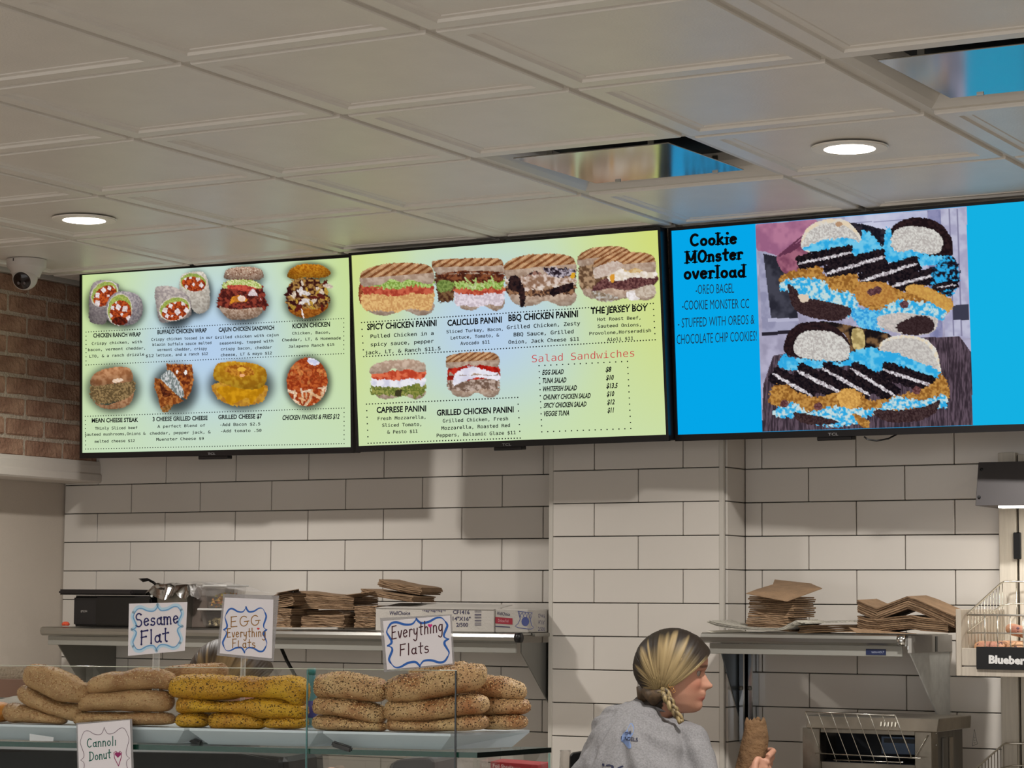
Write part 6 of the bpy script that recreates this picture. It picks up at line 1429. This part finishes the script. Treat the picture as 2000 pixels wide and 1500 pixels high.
def person(px, py, D, shirt_mat, label, hairA, hairB, extra=False, yaw=1., pitch=-5., turn=54., sc=1.07, rootc=(40, 30, 21)):
    H = atD(px, py, D)                       # eye level centre of the head
    lc = lambda x, y, z: H+E1*x+E2*y+EZ*z    # x to the picture's right, y away, z up (metres)
    pq = lambda x, y, dd: atD(x-1314+px, y-1313+py, D) + E2*dd
    mp = D/F
    pq = lambda x, y, dd: lc((x-1314)*.001444, dd, -(y-1313)*.001444)
    foot = Vector((H.x, H.y, 0))+E1*-.05
    e = empty('person', foot, label, 'person')
    Mh = Matrix((E1, E2*-1, EZ)).transposed().to_4x4()    # local x fwd, y = towards camera side, z up
    Mh = Matrix.Translation(H) @ Matrix((( E1.x, -E2.x, 0), (E1.y, -E2.y, 0), (0, 0, 1))).to_4x4() @ Matrix.Rotation(R(-yaw), 4, 'Z') @ Matrix.Rotation(R(-pitch), 4, 'Y') @ Matrix.Scale(sc, 4)
    g = G(); head_geo(g, Mh)
    ear = [Mh @ Vector((-.008+.010*cos(t), s_*(.066+.004), -.012+.022*sin(t))) for s_ in (1, -1) for t in ()]
    for s_ in (1, -1):
        g.tube([Mh @ Vector((-.004, s_*.062, -.036)), Mh @ Vector((-.008, s_*.071, -.022)), Mh @ Vector((-.014, s_*.074, -.004)), Mh @ Vector((-.012, s_*.068, .010))], [(.006, .004), (.008, .010), (.008, .011), (.004, .004)], 10)
    c7 = pq(1264, 1397, .03); ch = lc(-.055-.04, .06, -.34)
    g.tube([Mh @ Vector((-.014, 0, -.02)), Mh @ Vector((-.012, 0, -.07)), c7+E1*.02+EZ*.015, c7+E1*-.01-EZ*.04], [(.05, .05), (.052, .05), (.058, .056), (.08, .09)], 24)
    T = E1*cos(R(turn))+E2*sin(R(turn)); Rr = E1*sin(R(turn))-E2*cos(R(turn))  # facing, to her right
    zc = c7.z; pelz = .92; pel = Vector((c7.x, c7.y, pelz))-T*.20+E1*.04
    upv = (c7-pel).normalized()
    spine = [c7-EZ*.01, c7.lerp(pel, .12), c7.lerp(pel, .3), c7.lerp(pel, .55), c7.lerp(pel, .8), pel]
    spine = [s_+(-T*.02*sin(pi*k/5)) for k, s_ in enumerate(spine)]
    g.tube(spine+[pel-EZ*.1], [(.052, .05), (.09, .072), (.125, .10), (.145, .10), (.15, .105), (.17, .11), (.12, .09)], 28, upv=Rr)
    shR, shL = c7+Rr*.125-EZ*.088+T*.01, c7-Rr*.118-EZ*.105+T*.02
    elR, elL = pq(1372, 1560, -.14), shL+T*.12-EZ*.26
    wrR = pq(1455, 1528, -.10); wrL = elL+T*.2+EZ*.02+Rr*.08
    for sh, el, wr in ((shR, elR, wrR), (shL, elL, wrL)):
        g.tube([sh-(el-sh)*.05, sh.lerp(el, .4), el], [.040, .040, .036], 16); g.tube([el, el.lerp(wr, .35), wr], [.038, .038, .026], 16)
    # hands: palm + five fingers
    def hand_(wr, kn, across, back, tipdir, th):
        """kn: knuckle row centre; across: unit along knuckles; tipdir list of bends"""
        g.tube([wr, wr.lerp(kn, .5), kn], [(.026, .019), (.036, .016), (.037, .014)], 16, upv=across)
        for k, ln in enumerate((.9, 1.0, .94, .76)):
            p0 = kn+across*(.028-.0187*k); a1 = p0+tipdir[0]*.034*ln; a2 = a1+tipdir[1]*.026*ln; a3 = a2+tipdir[2]*.020*ln
            g.tube([p0-tipdir[0]*.02, p0, a1, a2, a3], [.0095, .0095, .0088, .008, .0062], 10)
        g.tube(th, [.013, .0115, .0098, .0075], 10)
    kn = pq(1492, 1488, -.085); ac = (E1*.25+EZ*.95).normalized()
    f1 = (E1*.4+E2*.85+EZ*.25).normalized(); f2 = (E1*-.1+E2*.98+EZ*.1).normalized(); f3 = (E1*-.9+E2*.35).normalized()
    hand_(wrR, kn, ac, None, (f1, f2, f3), [pq(1466, 1512, -.105), pq(1464, 1496, -.118), pq(1467, 1484, -.112), pq(1473, 1474, -.10)])
    dL = (wrL-elL).normalized(); hand_(wrL, wrL+dL*.085, Rr, None, (dL, (dL-EZ*.6).normalized(), (dL*.4-EZ).normalized()), [wrL+dL*.02+Rr*.02, wrL+dL*.04+Rr*.04, wrL+dL*.06+Rr*.048, wrL+dL*.075+Rr*.05])
    for s_ in (1, -1):
        hp = pel+Rr*.09*s_-EZ*.03; kn2 = Vector((hp.x, hp.y, .48))+T*.03; an = Vector((hp.x, hp.y, .09))-T*.02
        g.tube([hp, hp.lerp(kn2, .5), kn2, kn2.lerp(an, .4), an, Vector((an.x, an.y, .05))], [.09, .075, .055, .055, .038, .038], 18)
        g.tube([Vector((an.x, an.y, .035))-T*.05, Vector((an.x, an.y, .04))+T*.05, Vector((an.x, an.y, .025))+T*.17], [(.03, .035), (.038, .036), (.03, .022)], 14)
    body = remeshed('body', g, .0042, attr_mat('skin', rough=.55, bump=.1), e, smooth_it=1)
    me = body.data; n = len(me.vertices); co_ = np.empty(n*3); me.vertices.foreach_get('co', co_); co_ = co_.reshape(-1, 3)
    Mi = np.array(Mh.inverted()); lo_ = co_@Mi[:3, :3].T+Mi[:3, 3]
    col = np.tile(np.array(lin((186, 136, 112))), (n, 1)); x, y, z = lo_.T
    def mixc(m, c): 
        nonlocal col
        m = np.clip(m, 0, 1)[:, None]; col = col*(1-m)+np.array(lin(c))*m
    mixc(np.exp(-((z+.028)/.02)**2-((np.abs(y)-.04)/.02)**2)*(x > .03)*.45, (196, 112, 92))
    mixc((np.exp(-((z+.064)/.0062)**2-(y/.024)**2*1.0)*(x > .06))*1.0, (160, 72, 66))
    mixc(np.clip(1.5*np.exp(-((z-.021-.1*(np.abs(y)-.03)*-1)/.0036)**2)*((np.abs(y) > .012) & (np.abs(y) < .052) & (x > .04)), 0, 1)*.85, (86, 58, 44))
    mixc(np.clip(2*np.exp(-((z-.005)/.0028)**2), 0, 1)*((np.abs(y) > .017) & (np.abs(y) < .048) & (x > .045))*.85, (52, 34, 30))
    mixc(((x < -.022) & (z > -.105)) | (z > .06), rootc)
    a = me.color_attributes.new('tint', 'FLOAT_COLOR', 'POINT'); a.data.foreach_set('color', np.concatenate([col, np.ones((n, 1))], 1).astype(np.float32).ravel())
    # eyes
    for s_ in (1, -1):
        c = Mh @ Vector((.0575, s_*.030, .0015)); fw = (Mh.to_3x3() @ Vector((1, s_*.1, -.15))).normalized(); r0 = .0125*sc
        ey = lathe('eye', [(0, -r0)]+[(r0*sin(t), -r0*cos(t)) for t in [k*pi/12 for k in range(1, 12)]]+[(0, r0)], c, mat('eye_white', (150, 138, 130), .3), body, 18, fw)
        lathe('iris', [(.0058, .0), (.0045, .001), (0, .0014)], c+fw*(r0-.0012), mat('iris_brown', (60, 44, 34), .1), body, 14, fw)
    # hair: sheet that follows strands from the top line to the gather point behind the ear
    HM = bpy.data.materials.new('hair_strands'); HM.use_nodes = True; nt = HM.node_tree; b = nt.nodes['Principled BSDF']; b.inputs['Roughness'].default_value = .55; b.inputs['Specular IOR Level'].default_value = .35
    at = nt.nodes.new('ShaderNodeAttribute'); at.attribute_name = 'tint'; nt.links.new(at.outputs['Color'], b.inputs['Base Color'])
    cA, cB, cR = np.array(lin(hairA)), np.array(lin(hairB)), np.array(lin(rootc))
    ctr_ = Vector((0, 0, .012)); rad = Vector((.103, .082, .098))
    hairV = []; hairF = []; hairC = []
    nu, nv = 260, 44
    def hdir(D0, Gd, side, v):
        M_ = D0*.45+Gd*.35+Vector((0, .8*side, 0)); M_.normalize(); b_ = M_*1.0
        return (D0*(1-v)**2+b_*2*v*(1-v)+Gd*v*v).normalized()
    for side in (1, -1):
        Gd = Vector((-.34, .62*side, -.80)).normalized(); base = len(hairV)
        for i in range(nu+1):
            u = i/nu; ph = R(31+204*u); D0 = Vector((cos(ph), .03, sin(ph))).normalized()
            rn = float(vnoise(u*60, 1.5, 7)); rn2 = float(vnoise(u*19, 4.5, 9)); rn3 = float(vnoise(u*140, 2.5, 3))
            for j in range(nv+1):
                v = j/nv; d = hdir(D0, Gd, side, v)
                k = 1.0+.035*sin(pi*min(1, v*1.1))+.02*(rn2-.5)+.022*(rn-.5)*min(1, v*4)-.05*max(0, v-.82)/.18+.012*(rn3-.5)
                if d.z < -.3: k *= 1-.12*(-d.z-.3)
                P = Vector((d.x*rad.x, d.y*rad.y, d.z*rad.z))*k+ctr_
                hairV.append(Mh @ P)
                t_ = .25+.75*(.5*rn+.5*rn3)*1.0; c = cA*t_+cB*(1-t_)
                rt = min(1, 2.2*max(0, 1-v/(.20+.55*float(vnoise(u*50, .5, 11))))); dk = .8*max(0, float(vnoise(u*80+3, v*1.2, 13))-.6)/.4
                rr_ = max(rt, dk*(.6 if .05 < v < .8 else .2)); hairC.append(c*(1-rr_)+cR*rr_)
        for i in range(nu):
            for j in range(nv): a0 = base+i*(nv+1)+j; hairF.append((a0, a0+1, a0+nv+2, a0+nv+1))
    hr = mesh('hair', hairV, hairF, HM, body, True)
    at_ = hr.data.color_attributes.new('tint', 'FLOAT_COLOR', 'POINT'); at_.data.foreach_set('color', np.concatenate([np.array(hairC), np.ones((len(hairC), 1))], 1).astype(np.float32).ravel())
    md = hr.modifiers.new('thick', 'SOLIDIFY'); md.thickness = .004; md.offset = -1
    # loose strands standing off the surface
    r = random.Random(3); g2 = G(); 
    for q_ in range(150):
        u = r.random(); ph = R(31+204*u); D0 = Vector((cos(ph), .03, sin(ph))).normalized(); Gd = Vector((-.34, .62, -.80)).normalized(); pts = []
        v0, v1 = r.uniform(.42, .7), r.uniform(.75, 1)
        for k in range(9):
            v = v0+(v1-v0)*k/8; d = hdir(D0, Gd, 1, v); kk = 1.05+.02*r.random()-.03*max(0, v-.8)/.2; pts.append(Mh @ (Vector((d.x*rad.x, d.y*rad.y, d.z*rad.z))*kk+ctr_))
        g2.tube(pts, .0006, 4, cap=False)
    o = g2.build('loose_strands', mat('strand_%d' % hairA[0], hairA, .4), hr, True); o['kind'] = 'stuff'
    # braid over the shoulder
    BRD = mat('braid_%d' % hairB[0], hairA, .5, var=.2, vs_=120, col2=tuple(int(v*.62) for v in hairB), stretch=(1, 1, .3))
    pb = [pq(1290, 1346, -.068), pq(1300, 1362, -.085), pq(1308, 1378, -.095), pq(1317, 1392, -.10), pq(1326, 1408, -.10)]
    pc_ = catmull([tuple(p) for p in pb], 10, False); g3 = G(); n = len(pc_)
    for st_ in range(3):
        pts = []
        for i in range(n):
            t_ = i/(n-1); ph = t_*9+st_*2.094; amp = .0085*(1-.35*t_)
            tn = (Vector(pc_[min(i+1, n-1)])-Vector(pc_[max(i-1, 0)])).normalized(); sdv = tn.cross(E2).normalized()
            pts.append(Vector(pc_[i])+sdv*amp*sin(ph)-E2*amp*.5*sin(2*ph))
        g3.tube(pts, [.0085*(1-.4*i/(n-1)) for i in range(n)], 8)
    g3.build('braid', BRD, hr, True)
    nb = G(); nb.tube([pq(1262, 1350, -.02), pq(1276, 1362, -.05), pq(1292, 1352, -.07)], [.018, .024, .012], 12); nb.tube([pq(1256, 1340, .0), pq(1262, 1360, .0), pq(1268, 1376, .01)], [.02, .026, .018], 14)
    nb.build('nape_hair', mat('nape_brown', (78, 60, 40), .6, var=.3, vs_=90), hr, True)
    # shirt
    s = G(); ex_ = .016
    col0 = c7+EZ*.004
    s.tube([col0+E1*.018, col0-EZ*.012+E1*.01]+spine[1:]+[pel-EZ*.14], [(.058, .058), (.070, .068), (.118, .092), (.150, .118), (.175, .125), (.175, .125), (.188, .13), (.19, .14)], 32, upv=Rr)
    for sh, el in ((shR, elR), (shL, elL)):
        s.tube([c7.lerp(sh, .45)+EZ*.0, sh-(el-sh)*.02, sh.lerp(el, .35), sh.lerp(el, .78)], [(.052, .052), (.054, .054), (.056, .056), (.062, .064)], 24)
    sh_ = remeshed('shirt', s, .006, shirt_mat, e, smooth_it=7)
    me = sh_.data; n = len(me.vertices); co_ = np.empty(n*3); me.vertices.foreach_get('co', co_); co_ = co_.reshape(-1, 3); no = np.empty(n*3); me.vertices.foreach_get('normal', no); no = no.reshape(-1, 3)
    rel = co_-np.array(c7); a1 = rel@np.array(Rr); a3 = rel[:, 2]; a2 = rel@np.array(T)
    rr2 = np.sqrt(a1**2+(a3*.6)**2)+.0; ang = np.arctan2(a1, -a3+.02)
    f = (fbm(a1*16+a3*5, a3*5+a2*6, 31, 3)-.5)*.034+(vnoise(ang*7, rr2*5, 33)-.5)*.026*np.clip(rr2/.12, 0, 1)+(vnoise(a1*34+a3*14, a3*9, 35)-.5)*.006
    co_ += no*f[:, None]; me.vertices.foreach_set('co', co_.ravel()); me.update()
    cg = G(); cg.tube([col0+E1*.018+Rr*.066*cos(t_)+(T-EZ*.25)*.062*sin(t_)+EZ*.002 for t_ in np.linspace(0, 2*pi, 25)], .006, 8); cg.build('collar', shirt_mat, sh_, True)
    # trousers and shoes
    tr = G()
    for s_ in (1, -1):
        hp = pel+Rr*.09*s_-EZ*.03; kn2 = Vector((hp.x, hp.y, .48))+T*.03; an = Vector((hp.x, hp.y, .09))-T*.02
        tr.tube([hp+EZ*.05, hp, hp.lerp(kn2, .5), kn2, kn2.lerp(an, .4), an+EZ*.02], [.11, .105, .09, .07, .068, .055], 18)
    remeshed('trousers', tr, .012, mat('trousers_dark', (30, 30, 36), .8), e)
    return e, sh_, pq, lc, Mh, body, hr
SHIRT = mat('heather_grey_cotton', (132, 130, 131), .9, var=.16, vs_=220, bump=.25, bs=500)
pe, shirt, pq, lc, Mh, body, hair = person(1314, 1311, 6.70, SHIRT, 'woman with blonde hair in a side braid and grey T-shirt, holding a brown bag', (172, 150, 106), (104, 82, 52))
# earrings
GOLD_ = mat('gold', (222, 170, 110), .2, 1.)
for (x, y, dd) in ((1304, 1339, -.082), (1308.5, 1344, -.084), (1312, 1349, -.085)):
    c = pq(x, y, dd); tube('earring', [c+E1*.004*cos(t)+EZ*.005*sin(t) for t in np.linspace(0, 2*pi, 13)], .0010, GOLD_, body, 6)
# print on the back of the shirt, laid on the cloth
from mathutils.bvhtree import BVHTree
me = shirt.data; bv = BVHTree.FromPolygons([v.co[:] for v in me.vertices], [tuple(p.vertices) for p in me.polygons])
def on_shirt(o):
    def f(x, y):
        d = ray(x, y).normalized(); hit = bv.ray_cast(O, d)
        if hit[0] is None: return atD(x, y, 6.6)
        return hit[0]-d*o
    return f
g = G(); P = catmull([(1232,1412),(1238,1420),(1236,1434),(1230,1444),(1233,1458),(1228,1462),(1219,1452),(1213,1446),(1216,1434),(1224,1426)], 4)
c = sum((np.array(p) for p in P), np.zeros(2))/len(P); f_ = on_shirt(.0012)
for i in range(len(P)): a, b = P[i], P[(i+1) % len(P)]; g.add([f_(*a), f_(*b), f_(*((a+b)/2*.3+c*.7)), f_(*(a*.35+c*.65))], [(0, 1, 2, 3)])
g.add([f_(*(p*.32+c*.68)) for p in P[::2]], [tuple(range(len(P[::2])))])
g.build('blue_print', mat('shirt_print_blue', (112, 132, 172), .9), shirt)['kind'] = 'stuff'
g = G(); f_ = on_shirt(.0022); put_text(g, 'THE', (1221,1436), (1233,1433), 6, f_, bold=.02); put_text(g, 'BAGELS', (1213,1445), (1246,1448), 7.5, f_, bold=.012); put_text(g, "'26", (1176,1506), (1222,1510), 15, f_, bold=.01); put_text(g, 'h', (1240,1512), (1247,1512), 12, f_)
g.build('shirt_lettering', mat('shirt_print_navy', (38, 40, 66), .9), shirt)['kind'] = 'stuff'
# brown bag in her hand
rows = [(1404,1455,1488),(1410,1450,1491),(1425,1449,1494),(1440,1446,1496),(1460,1442,1494),(1480,1438,1492),(1505,1432,1490),(1535,1428,1488),(1570,1424,1486)]
V = []; n_ = 28
for k, (y, xa_, xb_) in enumerate(rows):
    a, b = pq(xa_, y, -.055), pq(xb_, y, -.055); c = (a+b)/2; hw = (b-a).length/2
    for j in range(n_):
        t = 2*pi*j/n_; nn = 1+.16*(float(fbm(j*.9, k*1.3, 41))-.5)*2; jag = (float(vnoise(j*1.7, k, 43))-.5)*(.018 if k == 0 else .002)
        V.append(c+E1*hw*nn*cos(t)+E2*(.015+.004*k)*nn*sin(t)+EZ*jag)
Fc = [(k*n_+j, k*n_+(j+1) % n_, (k+1)*n_+(j+1) % n_, (k+1)*n_+j) for k in range(len(rows)-1) for j in range(n_)]+[tuple((len(rows)-1)*n_+j for j in range(n_))]
bg = tag(mesh('paper_bag', V, Fc, mat('bag_brown', (112, 84, 56), .9, var=.12, vs_=25, bump=.8, bs=60), None, True), 'upright crumpled brown paper bag held in the blonde woman\'s hand', 'paper bag')
md = bg.modifiers.new('t', 'SOLIDIFY'); md.thickness = .0012
# second worker behind the bagels
pe2, shirt2, *_ = person(448, 1336, 6.15, mat('black_cotton', (26, 26, 28), .9, var=.1, vs_=100), 'stooping worker with dark blonde hair, mostly hidden behind the egg sign', (150, 124, 84), (96, 76, 48), yaw=10, pitch=-14, rootc=(58, 44, 30))
# cup and black till left of the woman
c = atD(1104, 1500, 7.05); zt = atD(1104, 1464, 7.05).z
cup = empty('plastic_cup', Vector((c.x, c.y, .9)), 'clear plastic cup standing left of the black monitor, bottom centre', 'cup')
lathe('cup_wall', [(.022, .9-zt), (.026, .91-zt), (.016, -.01), (.017, -.002), (.0155, -.002), (.0145, -.01), (.0245, .912-zt)], (c.x, c.y, zt), CLR, cup, 28)
q = [atD(x, y, 7.0) for x, y in ((1113,1477),(1118,1471),(1148,1466),(1190,1470),(1190,1560),(1110,1560))]
mo_ = empty('till_monitor', Vector((q[4].x, q[4].y, .9)), 'black monitor back at the left shoulder of the blonde woman', 'monitor')
prism('monitor_shell', q, E2*.04, BLACK, mo_, .003)
pb = (q[4]+q[5])/2; box('monitor_stand', (pb.x-.02, pb.y+.005, .9), (pb.x+.02, pb.y+.03, pb.z+.02), BLACK, mo_)
box('monitor_foot', (pb.x-.06, pb.y-.04, .9), (pb.x+.06, pb.y+.07, .91), BLACK, mo_, .002)
# black strap hanging behind the middle bracket of the long shelf
tag(tube('black_strap', [atY(548, 1262, 6.6), atY(560, 1290, 6.6), atY(578, 1322, 6.6), atY(600, 1400, 6.6)], .006, BLACK, None, 8), 'black cord slanting down from under the long shelf', 'cord')
# added bottle shape imitating the bluish glass refraction between egg and everything piles
c = atZ(606, 1424, ZTR); D_ = front_d(606)+.15; c = atD(607, 1420, D_)
bt = empty('teal_refraction', c, 'solid shape imitating the bluish glass refraction in the gap between yellow and seeded flats', 'refraction')
zt = atD(607, 1305, D_).z
lathe('refraction_body', [(.0, 0), (.012, .0), (.013, .004), (.013, zt-c.z-.03), (.008, zt-c.z-.016), (.008, zt-c.z-.014), (0, zt-c.z-.014)], c, mat('refraction_blue', (90, 150, 160), .1, alpha=.7), bt, 20)
lathe('refraction_top', [(.009, zt-c.z-.014), (.009, zt-c.z), (0, zt-c.z)], c, mat('refraction_teal', (50, 120, 120), .4), bt, 20)
lathe('refraction_band', [(.0134, .02), (.0134, .055)], c, mat('refraction_indigo', (70, 70, 140), .5), bt, 20)
